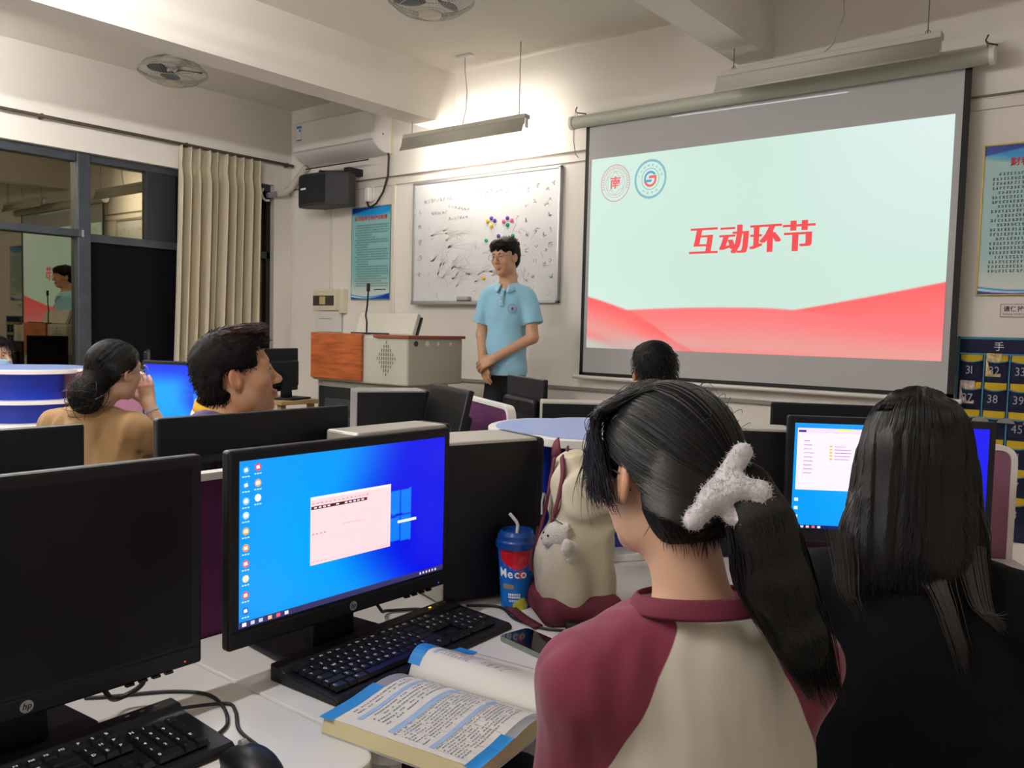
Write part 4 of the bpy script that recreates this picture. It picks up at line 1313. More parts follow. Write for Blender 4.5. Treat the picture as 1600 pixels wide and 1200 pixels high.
for (nm, fn, blocks) in (('print', near_pt, ((.10, .16, 2, .1, .85), (.22, .37, 5, .05, .85), (.45, .66, 9, .08, .93), (.72, .90, 8, .14, .94))), ('print', far_pt, ((.12, .36, 9, .25, .85), (.42, .62, 4, .3, .8)))):
    mb = MB()
    for (u0, u1, nl, s0, s1) in blocks:
        for i in range(nl):
            s = s0
            while s < s1:
                if rr.random() < .8:
                    tiny(fn, mb, u0 + (u1 - u0) * i / nl, s, (u1 - u0) / nl * .28, rr.uniform(.016, .027))
                s += .030
    obj(nm, mb, INKD, bk, fixn=False)
ln = MB()
for (u0, u1, s0, s1) in ((.44, .67, .06, .93), (.71, .92, .12, .95)):
    for i in range(9):
        tiny(near_pt, ln, u0, s0 + (s1 - s0) * i / 8, u1 - u0, .003)
for i in range(6):
    tiny(far_pt, ln, .10, .25 + .1 * i, .27, .003)
obj('table_rules', ln, INKB, bk, fixn=False)
obj('table_header', on_page(far_pt, .10, .12, .22, .85), INKB, bk)
pn = thing('pen', 'silver pen lying against the front edge of the keyboard', 'pen', (-1.035, 1.16, ZD + .005), radians(97))
obj('barrel', MB().cyl((-.07, 0, 0), (.05, 0, 0), .0048, n=12), M('pen_silver', 'b4b6b8', .25, metal=.7), pn, smooth=50)
obj('tip', MB().cyl((.05, 0, 0), (.068, 0, 0), .0045, .001, 12), CHROME, pn, smooth=50)
obj('clip', MB().box(-.065, -.025, -.001, .001, .0048, .007), CHROME, pn)
ph = thing('phone', 'dark smartphone with a pale green edge lying on the desk', 'phone', (-.928, 1.262, ZD), radians(-11))
obj('body', MB().prism(rounded([(-.08, -.0375), (.08, -.0375), (.08, .0375), (-.08, .0375)], [.012] * 4), 0, .0095), M('phone_green', '8c9a84', .3, metal=.5), ph, bevel=.002)
obj('glass', MB().prism(rounded([(-.077, -.0345), (.077, -.0345), (.077, .0345), (-.077, .0345)], [.010] * 4), .0095, .0104), M('phone_glass', '0b0c12', .08, coat=.5), ph)

# ---------------------------------------------------------------- drink cup
cu = thing('drink_cup', 'blue lidded drink cup with a white bent straw, in front of the computer tower', 'cup', (-1.118, 1.424, ZD), 0)
A0 = radians(-58)
def cupr(z): return .031 + (.041 - .031) * z / .135
def cup_pic():
    nu, nv = 72, 48
    me = vcol_grid('wall', ((0, 0, 0), (1, 0, 0), (0, 0, 1)), nu, nv, cupcol)
    co = np.empty(len(me.vertices) * 3)
    me.vertices.foreach_get('co', co)
    co = co.reshape(-1, 3)
    a = A0 + (co[:, 0] - .5) * 2 * pi
    z = co[:, 2] * .135
    r = .031 + .010 * co[:, 2]
    co2 = np.stack([r * np.cos(a), r * np.sin(a), z], 1)
    me.vertices.foreach_set('co', co2.ravel())
    return me
def cupcol(u, v):
    c = np.zeros((len(u), 3)) + np.array((.05, .42, .78))
    c = mixc(c, (.03, .30, .68), sstep(.3, .9, v) * .6)
    d = ((u - .53) / .13) ** 2 + ((v - .86) / .20) ** 2
    fleck = (np.sin(u * 230) * np.sin(v * 130) > .25) * .35
    c = mixc(c, (.78, .10, .18), (d < 1).astype(float))
    c = mixc(c, (.95, .55, .60), (d < 1) * fleck)
    d2 = ((u - .45) / .10) ** 2 + ((v - .88) / .16) ** 2
    c = mixc(c, (.75, .08, .15), (d2 < 1).astype(float))
    d4 = ((u - .57) / .03) ** 2 + ((v - .58) / .06) ** 2
    c = mixc(c, (.85, .25, .35), (d4 < 1).astype(float))
    for (a, b, r) in ((.55, .06, .06), (.59, .12, .05), (.62, .04, .05)):
        d3 = ((u - a) / r) ** 2 + ((v - b) / (r * 1.7)) ** 2
        c = mixc(c, (.80, .83, .22), (d3 < 1).astype(float))
    return c
obj('wall', cup_pic(), M('cup_print', 'ffffff', .28, attr='pic'), cu, smooth=180)
obj('bottom', MB().cyl((0, 0, 0), (0, 0, .002), .0308, n=32), M('cup_blue', '0f5fae', .35), cu)
def wrap_text(s, size, a_start, z, mat, bold=1):
    mb = MB()
    text(mb, s, (0, 0, 0), (1, 0, 0), (0, 1, 0), size, bold)
    out = MB()
    vs = []
    for (x, y, _) in mb.v:
        r = cupr(z + y) + .0007
        a = A0 + a_start + x / r
        vs.append((r * cos(a), r * sin(a), z + y))
    out.add(vs, mb.f)
    obj('lettering', out, mat, cu, fixn=False)
wrap_text('Meco', .027, -.95, .071, M('cup_white_ink', 'f2f0f0', .5))
mb = MB()
for (a0, a1, z0, z1) in ((-.35, .45, .026, .038), (-.30, .35, .018, .023)):
    k = 7
    for i in range(k):
        a = a0 + (a1 - a0) * i / k
        b = a + (a1 - a0) / k * .72
        for zz in (z0, (z0 + z1) / 2):
            h = (z1 - z0) * .36
            r = cupr(zz) + .0007
            mb.quad((r * cos(A0 + a), r * sin(A0 + a), zz), (r * cos(A0 + b), r * sin(A0 + b), zz), (r * cos(A0 + b), r * sin(A0 + b), zz + h), (r * cos(A0 + a), r * sin(A0 + a), zz + h))
obj('small_print', mb, M('cup_white_ink'), cu, fixn=False)
mb = MB()
mb.grid(lambda u, v: ((cupr(.05) + .0006) * cos(A0 - .75 + .75 * u), (cupr(.05) + .0006) * sin(A0 - .75 + .75 * u), .046 + .010 * v), 6, 1)
obj('flavour_tag', mb, M('cup_tag', '8a7a5e', .5), cu)
LID = M('lid_blue', '0b3d86', .2, coat=.3)
obj('lid', MB().lathe([(.0405, .130), (.0455, .132), (.0455, .145), (.043, .147), (.042, .150), (.042, .158), (.0395, .160), (.037, .166), (.034, .168), (.033, .160), (0, .158)], 36), LID, cu, smooth=35)
obj('straw', MB().tube([(0, 0, .155), (.001, .001, .178), (-.001, -.002, .186), (-.012, -.012, .203)], .0038, 10), RIMW, cu, smooth=60)
# ---------------------------------------------------------------- soft bodies: signed-distance fields turned into one surface
def smin(a, b, k):
    if k <= 0:
        return np.minimum(a, b)
    h = np.maximum(k - np.abs(a - b), 0) / k
    return np.minimum(a, b) - h * h * k * .25
def smax(a, b, k):
    return -smin(-a, -b, k)
def rmat(rx=0, ry=0, rz=0):
    return np.array(Euler((radians(rx), radians(ry), radians(rz))).to_matrix())
class S:
    """list of smooth-blended primitives; evaluate at points P (N,3)"""
    def __init__(s, k=.02):
        s.ops = []
        s.k = k
    def el(s, c, r, R=None, k=None, op='u'):
        c = np.array(c, np.float32); r = np.array(r, np.float32)
        def f(P):
            q = P - c
            if R is not None:
                q = q @ R.astype(np.float32)
            n = np.sqrt(((q / r) ** 2).sum(1)); m = np.sqrt(((q / (r * r)) ** 2).sum(1))
            return n * (n - 1) / np.maximum(m, 1e-6)
        s.ops.append((op, f, s.k if k is None else k))
        return s
    def rc(s, a, b, ra, rb=None, k=None, op='u', fl=None):
        """tapered capsule; fl = (axis, factor) squashes it"""
        a = np.array(a, np.float32); b = np.array(b, np.float32)
        rb = ra if rb is None else rb
        sc = np.ones(3, np.float32)
        if fl is not None:
            sc = np.array(fl, np.float32)
        def f(P):
            mid = (a + b) / 2
            Q = (P - mid) / sc + mid
            a2, b2 = (a - mid) / sc + mid, (b - mid) / sc + mid
            ab = b2 - a2
            t = np.clip(((Q - a2) @ ab) / max(1e-9, ab @ ab), 0, 1)
            d = np.sqrt(((Q - a2 - t[:, None] * ab) ** 2).sum(1))
            return (d - (ra + (rb - ra) * t)) * sc.min()
        s.ops.append((op, f, s.k if k is None else k))
        return s
    def bx(s, c, h, r=.01, R=None, k=None, op='u'):
        c = np.array(c, np.float32); h = np.array(h, np.float32) - r
        def f(P):
            q = P - c
            if R is not None:
                q = q @ R.astype(np.float32)
            q = np.abs(q) - h
            return np.sqrt((np.maximum(q, 0) ** 2).sum(1)) + np.minimum(q.max(1), 0) - r
        s.ops.append((op, f, s.k if k is None else k))
        return s
    def chain(s, pts, rs, k=None, fl=None):
        for i in range(len(pts) - 1):
            s.rc(pts[i], pts[i + 1], rs[i], rs[i + 1], k, fl=fl)
        return s
    def plane(s, p, n, k=0., op='i'):
        """keep the side the normal points away from"""
        p = np.array(p, np.float32); n = np.array(unit(n), np.float32)
        s.ops.append((op, lambda P: (P - p) @ n, k))
        return s
    def fn(s, f, k=0., op='i'):
        s.ops.append((op, f, k))
        return s
    def __call__(s, P):
        d = np.full(len(P), 1e3, np.float32)
        for op, f, k in s.ops:
            e = f(P).astype(np.float32)
            if op == 'u': d = smin(d, e, k)
            elif op == 's': d = smax(d, -e, k)
            elif op == 'i': d = smax(d, e, k)
            elif op == 'd': d = d + e
        return d
def surf(f, lo, hi, h):
    """surface nets: returns verts (N,3), quads (M,4)"""
    lo, hi = np.array(lo, float), np.array(hi, float)
    n = np.ceil((hi - lo) / h).astype(int) + 1
    ax = [lo[i] + h * np.arange(n[i]) for i in range(3)]
    G = np.stack(np.meshgrid(*ax, indexing='ij'), -1).reshape(-1, 3).astype(np.float32)
    D = np.concatenate([f(G[i:i + 400000]) for i in range(0, len(G), 400000)]).reshape(n)
    ins = D < 0
    cx = [slice(None, -1), slice(1, None)]
    cnt = np.zeros(n - 1, np.int32); pos = np.zeros((*(n - 1), 3)); num = np.zeros(n - 1)
    base = np.stack(np.meshgrid(*[a[:-1] for a in ax], indexing='ij'), -1)
    corners = [(i, j, k) for i in (0, 1) for j in (0, 1) for k in (0, 1)]
    for a in corners:
        for d in range(3):
            if a[d] == 1: continue
            b = list(a); b[d] = 1
            A = D[cx[a[0]], cx[a[1]], cx[a[2]]]; B = D[cx[b[0]], cx[b[1]], cx[b[2]]]
            m = (A < 0) != (B < 0)
            t = np.where(m, A / np.where(m, A - B, 1), 0)
            for q in range(3):
                pos[..., q] += np.where(m, a[q] + (t if q == d else 0), 0)
            num += m
    act = num > 0
    idx = -np.ones(n - 1, np.int64)
    idx[act] = np.arange(act.sum())
    V = (base[act] + pos[act] / num[act][:, None] * h)
    F = []
    for d in range(3):
        A = [slice(None)] * 3; B = [slice(None)] * 3
        A[d] = slice(None, -1); B[d] = slice(1, None)
        m = ins[tuple(A)] != ins[tuple(B)]
        e1, e2 = [(1, 2), (2, 0), (0, 1)][d]
        ii = np.argwhere(m)
        ii = ii[(ii[:, e1] > 0) & (ii[:, e2] > 0) & (ii[:, e1] < n[e1] - 1) & (ii[:, e2] < n[e2] - 1)]
        if len(ii) == 0: continue
        def at(o1, o2):
            q = ii.copy(); q[:, e1] -= o1; q[:, e2] -= o2
            return idx[q[:, 0], q[:, 1], q[:, 2]]
        quad = np.stack([at(1, 1), at(0, 1), at(0, 0), at(1, 0)], 1)
        fl = ins[tuple(A)][ii[:, 0], ii[:, 1], ii[:, 2]]
        quad[~fl] = quad[~fl][:, ::-1]
        F.append(quad)
    F = np.concatenate(F)
    F = F[(F >= 0).all(1)]
    return V, F
def np_mesh(name, V, F, attrs=None, smooth=True):
    me = bpy.data.meshes.new(name)
    V = np.asarray(V, np.float32); F = np.asarray(F, np.int32)
    me.vertices.add(len(V)); me.vertices.foreach_set('co', V.ravel())
    k = F.shape[1]
    me.loops.add(F.size); me.loops.foreach_set('vertex_index', F.ravel())
    me.polygons.add(len(F)); me.polygons.foreach_set('loop_start', np.arange(0, F.size, k, dtype=np.int32))
    if smooth:
        me.polygons.foreach_set('use_smooth', np.ones(len(F), bool))
    for nm, val in (attrs or {}).items():
        if val.ndim == 1:
            a = me.attributes.new(nm, 'FLOAT', 'POINT'); a.data.foreach_set('value', val.astype(np.float32))
        else:
            a = me.color_attributes.new(nm, 'FLOAT_COLOR', 'POINT')
            a.data.foreach_set('color', np.concatenate([val, np.ones((len(val), 1))], 1).astype(np.float32).ravel())
    me.update(calc_edges=True)
    me.validate()
    return me
def blob(name, f, lo, hi, h, mat, parent, attrs=None, extra=None, **k):
    V, F = surf(f, lo, hi, h)
    if extra:
        for (V2, F2) in extra:
            F = np.concatenate([F, F2 + len(V)]); V = np.concatenate([V, V2])
    at = {nm: g(V) for nm, g in (attrs or {}).items()}
    return obj(name, np_mesh(name, V, F, at), mat, parent, **k)
def ribbons(paths, r, n=3, taper=True):
    """many thin strands in one mesh; paths (S,K,3)"""
    P = np.asarray(paths, float)
    Sn, K, _ = P.shape
    T = np.gradient(P, axis=1)
    T /= np.maximum(np.linalg.norm(T, axis=2, keepdims=True), 1e-9)
    A = np.cross(T, np.array((.31, .52, .8)))
    A /= np.maximum(np.linalg.norm(A, axis=2, keepdims=True), 1e-9)
    B = np.cross(T, A)
    w = np.ones(K)
    if taper:
        w = np.clip(np.minimum(1, (1 - np.linspace(0, 1, K)) * 4 + .15), 0, 1)
    rr = (r if np.ndim(r) else np.full(Sn, r))[:, None, None] * w[None, :, None]
    V = np.stack([P + rr * (cos(2 * pi * j / n) * A + sin(2 * pi * j / n) * B) for j in range(n)], 2)   # S,K,n,3
    idx = np.arange(Sn * K * n).reshape(Sn, K, n)
    F = []
    for j in range(n):
        j2 = (j + 1) % n
        F.append(np.stack([idx[:, :-1, j], idx[:, :-1, j2], idx[:, 1:, j2], idx[:, 1:, j]], -1).reshape(-1, 4))
    return V.reshape(-1, 3), np.concatenate(F)
def noise3(P, s, seed=0):
    """cheap smooth wobble"""
    a = np.sin(P[:, 0] * s + 1.3 * np.sin(P[:, 1] * s * .7 + seed) + seed)
    b = np.sin(P[:, 1] * s * 1.1 + 1.7 * np.sin(P[:, 2] * s * .6 + 2 * seed))
    c = np.sin(P[:, 2] * s * .9 + 1.1 * np.sin(P[:, 0] * s * .8 + 3 * seed))
    return (a * b + b * c + c * a) / 3

def drape(P, f, off=.0006, it=2):
    """push strand points out to the surface of the field f"""
    sh = P.shape
    Q = P.reshape(-1, 3).astype(np.float32)
    e = np.float32(.002)
    for _ in range(it):
        d = f(Q)
        g = np.stack([f(Q + np.eye(3, dtype=np.float32)[k] * e) - d for k in range(3)], 1)
        g /= np.maximum(np.linalg.norm(g, axis=1, keepdims=True), 1e-9)
        Q = Q + g * np.clip(off - d, 0, .03)[:, None]
    return Q.reshape(sh).astype(float)
# ---------------------------------------------------------------- lectern with its lid screen and microphone
PODG = M('podium_grey', 'b3b1a2', .4)
WOOD = M('podium_wood', 'a2552a', .35, var=(6, .35, (1, 1, 7)), coat=.2)
REDW = M('podium_red_rim', '8a3b22', .35)
pd = thing('lectern', 'grey metal lectern with an orange wood panel and slotted grilles', 'lectern', (-4.27, 3.7, .2005))
# plan (x, y) of the desk part: front runs along -y
fx = [(-.62, .12), (-.47, 0), (.06, 0), (.435, .03), (.435, .54), (.2, .58), (-.45, .58), (-.62, .45)]
obj('upper_body', MB().prism(fx, .775, 1.085), PODG, pd, bevel=.012)
obj('base_cabinet', MB().prism([(-.56, .12), (-.42, .05), (.05, .05), (.33, .09), (.33, .52), (-.5, .52)], .0, .775), PODG, pd, bevel=.006)
obj('rack_opening', MB().box(-.45, -.05, .042, .06, .05, .73), M('rack_dark', '1c1e22', .4), pd)
for i in range(5):
    obj('rack_unit', MB().box(-.38, -.10, .034, .045, .10 + i * .12, .17 + i * .12), M('rack_grey', '3a3c40', .4), pd, bevel=.003)
obj('cabinet_door', MB().box(-.05, .04, .030, .055, .04, .745), PODG, pd, bevel=.004)
obj('wood_panel', MB().box(-.465, .055, -.022, .004, .79, 1.10), WOOD, pd, bevel=.004)
obj('rim', MB().prism([(.16, -.015), (.45, .02), (.452, .55), (.43, .55), (.43, .035), (.16, .005)], 1.078, 1.098), REDW, pd, bevel=.003)
obj('top_plate', MB().prism([(p[0] * .97, p[1] * .97 + .01) for p in fx], 1.085, 1.092), PODG, pd)
def slots(parent, origin, U, n, name='speaker_holes'):
    mb = MB()
    U = unit(U); N = np.array((U[1], -U[0], 0.))
    for i in range(-4, 5):
        cnt = 5 - abs(i)
        for j in range(cnt * 2 - 1):
            z = (j - (cnt - 1)) * .026
            c = np.array(origin) + U * i * .019 + np.array((0, 0, z)) + N * .0018
            a = c - U * .003; b = c + U * .003
            mb.quad(a + (0, 0, -.009), b + (0, 0, -.009), b + (0, 0, .009), a + (0, 0, .009))
    obj(name, mb, M('slot_dark', '4a4840', .8), parent, fixn=False)
slots(pd, (.255, .0145, .945), (.375, .03, 0), 5)
slots(pd, (-.545, .06, .945), (.15, -.12, 0), 5)
for i, (yy, cc) in enumerate(((.10, '33343a'), (.20, 'e9e6dc'), (.30, 'e9e6dc'), (.42, 'e9e6dc'))):
    obj('side_port', MB().cyl((.434, yy, 1.045), (.438, yy, 1.045), .018 if i < 2 else .012, n=16), M('port_' + cc, cc, .4), pd)
lid = obj('lid_screen', MB().box(-.27, .30, -.015, .02, 0, .155), M('lid_grey', 'bdb9ac', .4), pd, bevel=.008, loc=(-.04, .25, 1.092), rot=(-.35, 0, 0))
obj('lid_display', MB().box(-.25, .31, .021, .034, -.0, .14), BLACK, lid, bevel=.003)
obj('pen_tray', MB().box(.10, .46, -.02, .0, 1.096, 1.108), BLACK, pd, bevel=.003, loc=(-.26, .09, 0))
mic = thing('microphone', 'thin black gooseneck microphone standing on the lectern', 'microphone', (-4.37, 3.86, 1.293))
obj('base', MB().cyl((0, 0, 0), (0, 0, .012), .03, n=20), BLACK, mic, bevel=.003)
obj('gooseneck', MB().tube([(0, 0, .01), (.002, 0, .08), (-.01, 0, .13), (.005, 0, .2), (.012, 0, .30)], .006, 8), BLACK, mic, smooth=60)
obj('capsule', MB().cyl((.012, 0, .29), (.013, 0, .345), .012, n=12), BLACK, mic, bevel=.004, smooth=40)
ws = thing('side_stand', 'small pale wooden stand beside the lectern', 'stand', (-4.98, 3.62, .2005))
WD = M('pale_wood', 'b89a6c', .5, var=(5, .12, (8, 1, 1)))
obj('top', MB().box(-.20, .22, -.16, .16, .60, .6295), WD, ws, bevel=.004)
for (sx, sy) in ((-1, -1), (1, -1), (-1, 1), (1, 1)):
    obj('leg', MB().box(sx * .17 - .02, sx * .17 + .02, sy * .12 - .02, sy * .12 + .02, 0, .60), WD, ws, bevel=.003)
obj('shelf', MB().box(-.18, .18, -.13, .13, .3, .32), WD, ws)
# ---------------------------------------------------------------- people
SKIN_TONES = {}
def skin_mat(name, col):
    m = M('skin_' + name, col, .5, attr='skin', sss=.12)
    return m
def srgb(h): return np.array(lin(h))
class Head:
    """head in its own frame: +y is where the face looks, origin between the ears"""
    def __init__(s, o, yaw, pitch=0, roll=0, sc=1., fem=False):
        s.o = np.array(o, float); s.sc = sc; s.fem = fem
        s.R = np.array((Matrix.Rotation(radians(yaw), 3, 'Z') @ Matrix.Rotation(radians(pitch), 3, 'X') @ Matrix.Rotation(radians(roll), 3, 'Y')))
    def T(s, p): return s.o + s.R @ (np.array(p, float) * s.sc)
    def inv(s, P): return ((P - s.o.astype(np.float32)) @ s.R.astype(np.float32)) / s.sc
    def build(s, d, neck=None, jaw=1., nose=1., lips=1.):
        q = s.sc
        def el(c, r, k=.02, op='u', rot=None):
            R = s.R if rot is None else s.R @ rot
            d.el(s.T(c), np.array(r) * q, R, k * q, op)
        def rc(a, b, ra, rb=None, k=.015, op='u'):
            d.rc(s.T(a), s.T(b), ra * q, (ra if rb is None else rb) * q, k * q, op)
        el((0, -.012, .045), (.076, .096, .081))
        el((0, .028, .0), (.064, .064, .088), .03)
        el((0, .028, -.058), (.053 * jaw, .056, .054), .03)
        el((0, .064, -.098), (.022, .020, .018), .03)
        for sx in (-1, 1):
            el((sx * .040, .058, -.020), (.025, .024, .024), .025)
            el((sx * .047 * jaw, .010, -.068), (.014, .024, .024), .03)
        rc((-.033, .080, .029), (.033, .080, .029), .011, k=.02)
        for sx in (-1, 1):
            el((sx * .031, .101, .009), (.019, .014, .010), .012, 's')
            el((sx * .031, .0775, .008), (.0145, .0135, .0125), .006)
        rc((0, .086, .016), (0, .106 + .004 * nose, -.022), .0085, .011 * nose, .014)
        el((0, .111 + .004 * (nose - 1), -.027), (.012 * nose, .0115, .0105), .010)
        for sx in (-1, 1):
            el((sx * .0125, .099, -.030), (.0085, .0095, .0075), .008)
        el((0, .0925, -.0585), (.021, .010 * lips, .0062), .008)
        el((0, .0915, -.0705), (.0185, .0105 * lips, .0072), .008)
        rc((-.021, .1045, -.0645), (.021, .1045, -.0645), .0022, k=.004, op='s')
        for sx in (-1, 1):
            ro = rmat(8, 0, sx * 22)
            el((sx * .079, -.006, -.002), (.0075, .019, .031), .008, rot=ro)
            el((sx * .0865, -.002, .003), (.005, .010, .017), .005, 's', rot=ro)
        if neck is not None:
            d.rc(s.T((0, -.022, -.045)), neck, (.050 if s.fem else .057) * q, (.052 if s.fem else .062) * q, .03)
    def skin(s, base, lip='a5655a', shade=None):
        b, l = srgb(base), srgb(lip)
        def f(V):
            p = (V - s.o) @ s.R / s.sc
            c = np.repeat(b[None], len(V), 0)
            m = np.exp(-((p[:, 0] / .021) ** 4 + ((p[:, 2] + .0645) / .011) ** 4)) * (p[:, 1] > .08)
            c = mixc(c, l, m * .8)
            ck = np.exp(-(((np.abs(p[:, 0]) - .045) / .02) ** 2 + ((p[:, 2] + .028) / .02) ** 2)) * (p[:, 1] > .03)
            c = mixc(c, b * np.array((1.05, .84, .80)), ck * .5)
            er = (np.abs(p[:, 0]) > .074) & (np.abs(p[:, 2]) < .04) & (np.abs(p[:, 1]) < .03)
            c = mixc(c, b * np.array((1.05, .80, .74)), er * .6)
            return c
        return f
    def features(s, parent, eye=True, brow=True, glasses=None, open_=.5, browcol='241c18'):
        for sx in (-1, 1):
            if eye:
                e = MB().sphere((0, 0, 0), (.0088, .0035, .0042 * open_ * 2), 14, 8)
                e = obj('eye', e, M('eye_white', 'c9c2ba', .25), parent, smooth=180)
                e.matrix_basis = Matrix.Translation(s.T((sx * .031, .0900, .0075))) @ Matrix(s.R.tolist()).to_4x4() @ Matrix.Scale(s.sc, 4)
                i = MB().sphere((sx * -.0015, .0022, .000), (.0042, .002, .0042 * min(1, open_ * 2)), 12, 8)
                obj('iris', i, M('iris_dark', '1a110d', .15), e, smooth=180)
                l = MB().tube([(-.010, -.0005, -.001), (-.005, .003, .0035 * open_ * 2), (.002, .0042, .0046 * open_ * 2), (.010, .000, .001)], [.0009, .0014, .0014, .0009], 6)
                obj('eyelash_line', l, M('lash_black', '17100e', .6), e, smooth=60)
            if brow:
                b = MB().tube([s.T((sx * .012, .0955, .0245)) - s.o, s.T((sx * .028, .0945, .0305)) - s.o, s.T((sx * .047, .078, .0275)) - s.o], [.0028, .0034, .0016], 6)
                obj('eyebrow', b, M('brow_' + browcol, browcol, .8), parent, loc=tuple(s.o), smooth=60)
        if glasses:
            mat, lens, r = glasses
            g = MB()
            for sx in (-1, 1):
                cx, cy, cz = sx * .034, .112, .005
                pts = [s.T((cx + .0225 * cos(a), cy - .18 * abs(.0225 * cos(a) * sx + .034) * .35 + .006, cz + .019 * sin(a))) - s.o for a in np.linspace(0, 2 * pi, 25)]
                g.tube(pts, r, 6, cap=False)
                g.tube([s.T((sx * .056, .108, .010)) - s.o, s.T((sx * .076, .092, .012)) - s.o, s.T((sx * .081, .02, .014)) - s.o, s.T((sx * .081, -.012, .006)) - s.o, s.T((sx * .08, -.022, -.012)) - s.o], r, 6)
            g.tube([s.T((-.012, .114, .010)) - s.o, s.T((0, .117, .013)) - s.o, s.T((.012, .114, .010)) - s.o], r, 6)
            go = obj('glasses', g, mat, parent, smooth=60, loc=tuple(s.o))
def fing(d, base, dirs, lens, rs, k=.004):
    p = np.array(base, float)
    for i in range(len(lens)):
        q = p + unit(dirs[i]) * lens[i]
        d.rc(p, q, rs[i], rs[i + 1], k)
        p = q
    return p
def hand(d, w, dir_, nrm, side, curl=.5, sc=1., spread=.08, thumb_out=.6):
    """palm and five fingers; dir_ points along the fingers, nrm out of the back of the hand, side = +1 puts the thumb towards dir x nrm"""
    w = np.array(w, float); D = unit(dir_); N = unit(np.array(nrm) - D * (np.array(nrm) @ D)); X = np.cross(D, N) * side
    A = lambda a, b, c: w + (D * a + X * b + N * c) * sc
    for b0, b1 in ((-.026, -.030), (-.010, -.011), (.008, .009), (.024, .027)):
        d.rc(A(.0, b0 * .8, 0), A(.078, b1, 0.002), .0145 * sc, .0115 * sc, .012)
    L = ((.030, .020, .017), (.037, .024, .019), (.041, .027, .020), (.036, .023, .018))
    for i, b in enumerate((-.030, -.011, .009, .027)):
        sp = (i - 1.5) * spread
        a = A(.078 - (.006 if i == 0 else 0), b, .002)
        dirs = []
        c = 0
        for j in range(3):
            c += curl * (.55, .75, .5)[j]
            dirs.append(D * cos(c) + X * sp - N * sin(c))
        fing(d, a, dirs, [x * sc for x in L[i]], [r * sc for r in (.0098, .0088, .0078, .0066)])
    t0 = A(.018, .026, -.006)
    dirs = [D * .6 + X * thumb_out - N * .3, D * .85 + X * thumb_out * .5 - N * .35, D * .95 + X * .1 - N * .4]
    fing(d, t0, dirs, [.036 * sc, .030 * sc, .024 * sc], [r * sc for r in (.0135, .0112, .0098, .0078)], .008)
def bounds(V, m): return np.min(V, 0) - m, np.max(V, 0) + m
def stool(loc, label):
    t = thing('stool', label, 'stool', loc, 0, 'round stools under the seated people')
    obj('seat', MB().lathe([(0, .43), (.14, .43), (.155, .424), (.155, .41), (.14, .405), (0, .405)], 28), M('stool_seat', '3a3d46', .5), t, smooth=40)
    for a in range(4):
        c, s_ = cos(a * pi / 2 + .6), sin(a * pi / 2 + .6)
        obj('leg', MB().cyl((.10 * c, .10 * s_, .41), (.155 * c, .155 * s_, 0), .011, n=10), CHROME, t, smooth=60)
    obj('ring', MB().tube([(.137 * cos(a), .137 * sin(a), .13) for a in np.linspace(0, 2 * pi, 33)], .006, 6, cap=False), CHROME, t, smooth=60)
    return t
def L2(yaw, o):
    """local (x right, y forward) to world offsets for a person at o facing yaw degrees"""
    r = radians(yaw - 90)
    def f(p):
        return np.array((o[0] + p[0] * cos(r) - p[1] * sin(r), o[1] + p[0] * sin(r) + p[1] * cos(r), o[2] + p[2]))
    f.R = rmat(0, 0, yaw - 90)
    return f
HAIRB = M('hair_black', '0a0809', .6, spec=.16, bump=(40, .3, (1, 1, .1)))
HAIRS = M('hair_strand_black', '0e0b0a', .46, spec=.4)

def torso(d, f, zs=0., w=1., dep=1., k=.05, grow=0., loose=0., drop=0.):
    """seated or standing trunk; zs shifts it so that the neck base sits at z = .99 + zs"""
    R = f.R
    g = grow
    d.el(f((0, -.005, .56 + zs)), (.165 * w + g + loose, .125 * dep + g + loose, .13 + g), R, k)
    d.el(f((0, -.005, .69 + zs)), (.140 * w + g + loose, .100 * dep + g + loose, .17 + g), R, k)
    d.el(f((0, .0, .835 + zs)), (.158 * w + g, .110 * dep + g, .165 + g), R, k)
    d.rc(f((-.125 * w, -.012, .915 + zs - drop)), f((.125 * w, -.012, .915 + zs - drop)), .052 + g, .052 + g, k)
    for sx in (-1, 1):
        d.rc(f((sx * .02, -.018, .942 + zs)), f((sx * .14 * w, -.012, .920 + zs - drop)), .042 + g, .042 + g, k)
def legs_seated(d, f, r=1., g=0., yaw=None, kn=.40, w=.09):
    for sx in (-1, 1):
        d.rc(f((sx * w, .0, .53)), f((sx * (w + .02), kn, .53)), (.085 + g) * r, (.065 + g) * r, .03)
        d.rc(f((sx * (w + .02), kn, .52)), f((sx * (w + .02), kn - .02, .10)), (.06 + g) * r, (.045 + g) * r, .03)
def shoes(parent, f, kn=.40, w=.11, col='2a2a2e'):
    for sx in (-1, 1):
        d = S(.02).el(f((sx * w, kn + .05, .035)), (.045, .13, .04), f.R).el(f((sx * w, kn - .02, .06)), (.042, .06, .055), f.R)
        d.plane(f((0, 0, .002)), (0, 0, -1))
        c = f((sx * w, kn + .03, .05))
        blob('shoe', d, c - .2, c + .2, .012, M('shoe_' + col, col, .6), parent)
def bake(d, lo, hi, h):
    return surf(d, lo, hi, h)

def strands_cap(hd, n, rng, ends, lift=(.012, .02), start=None, K=14):
    pass
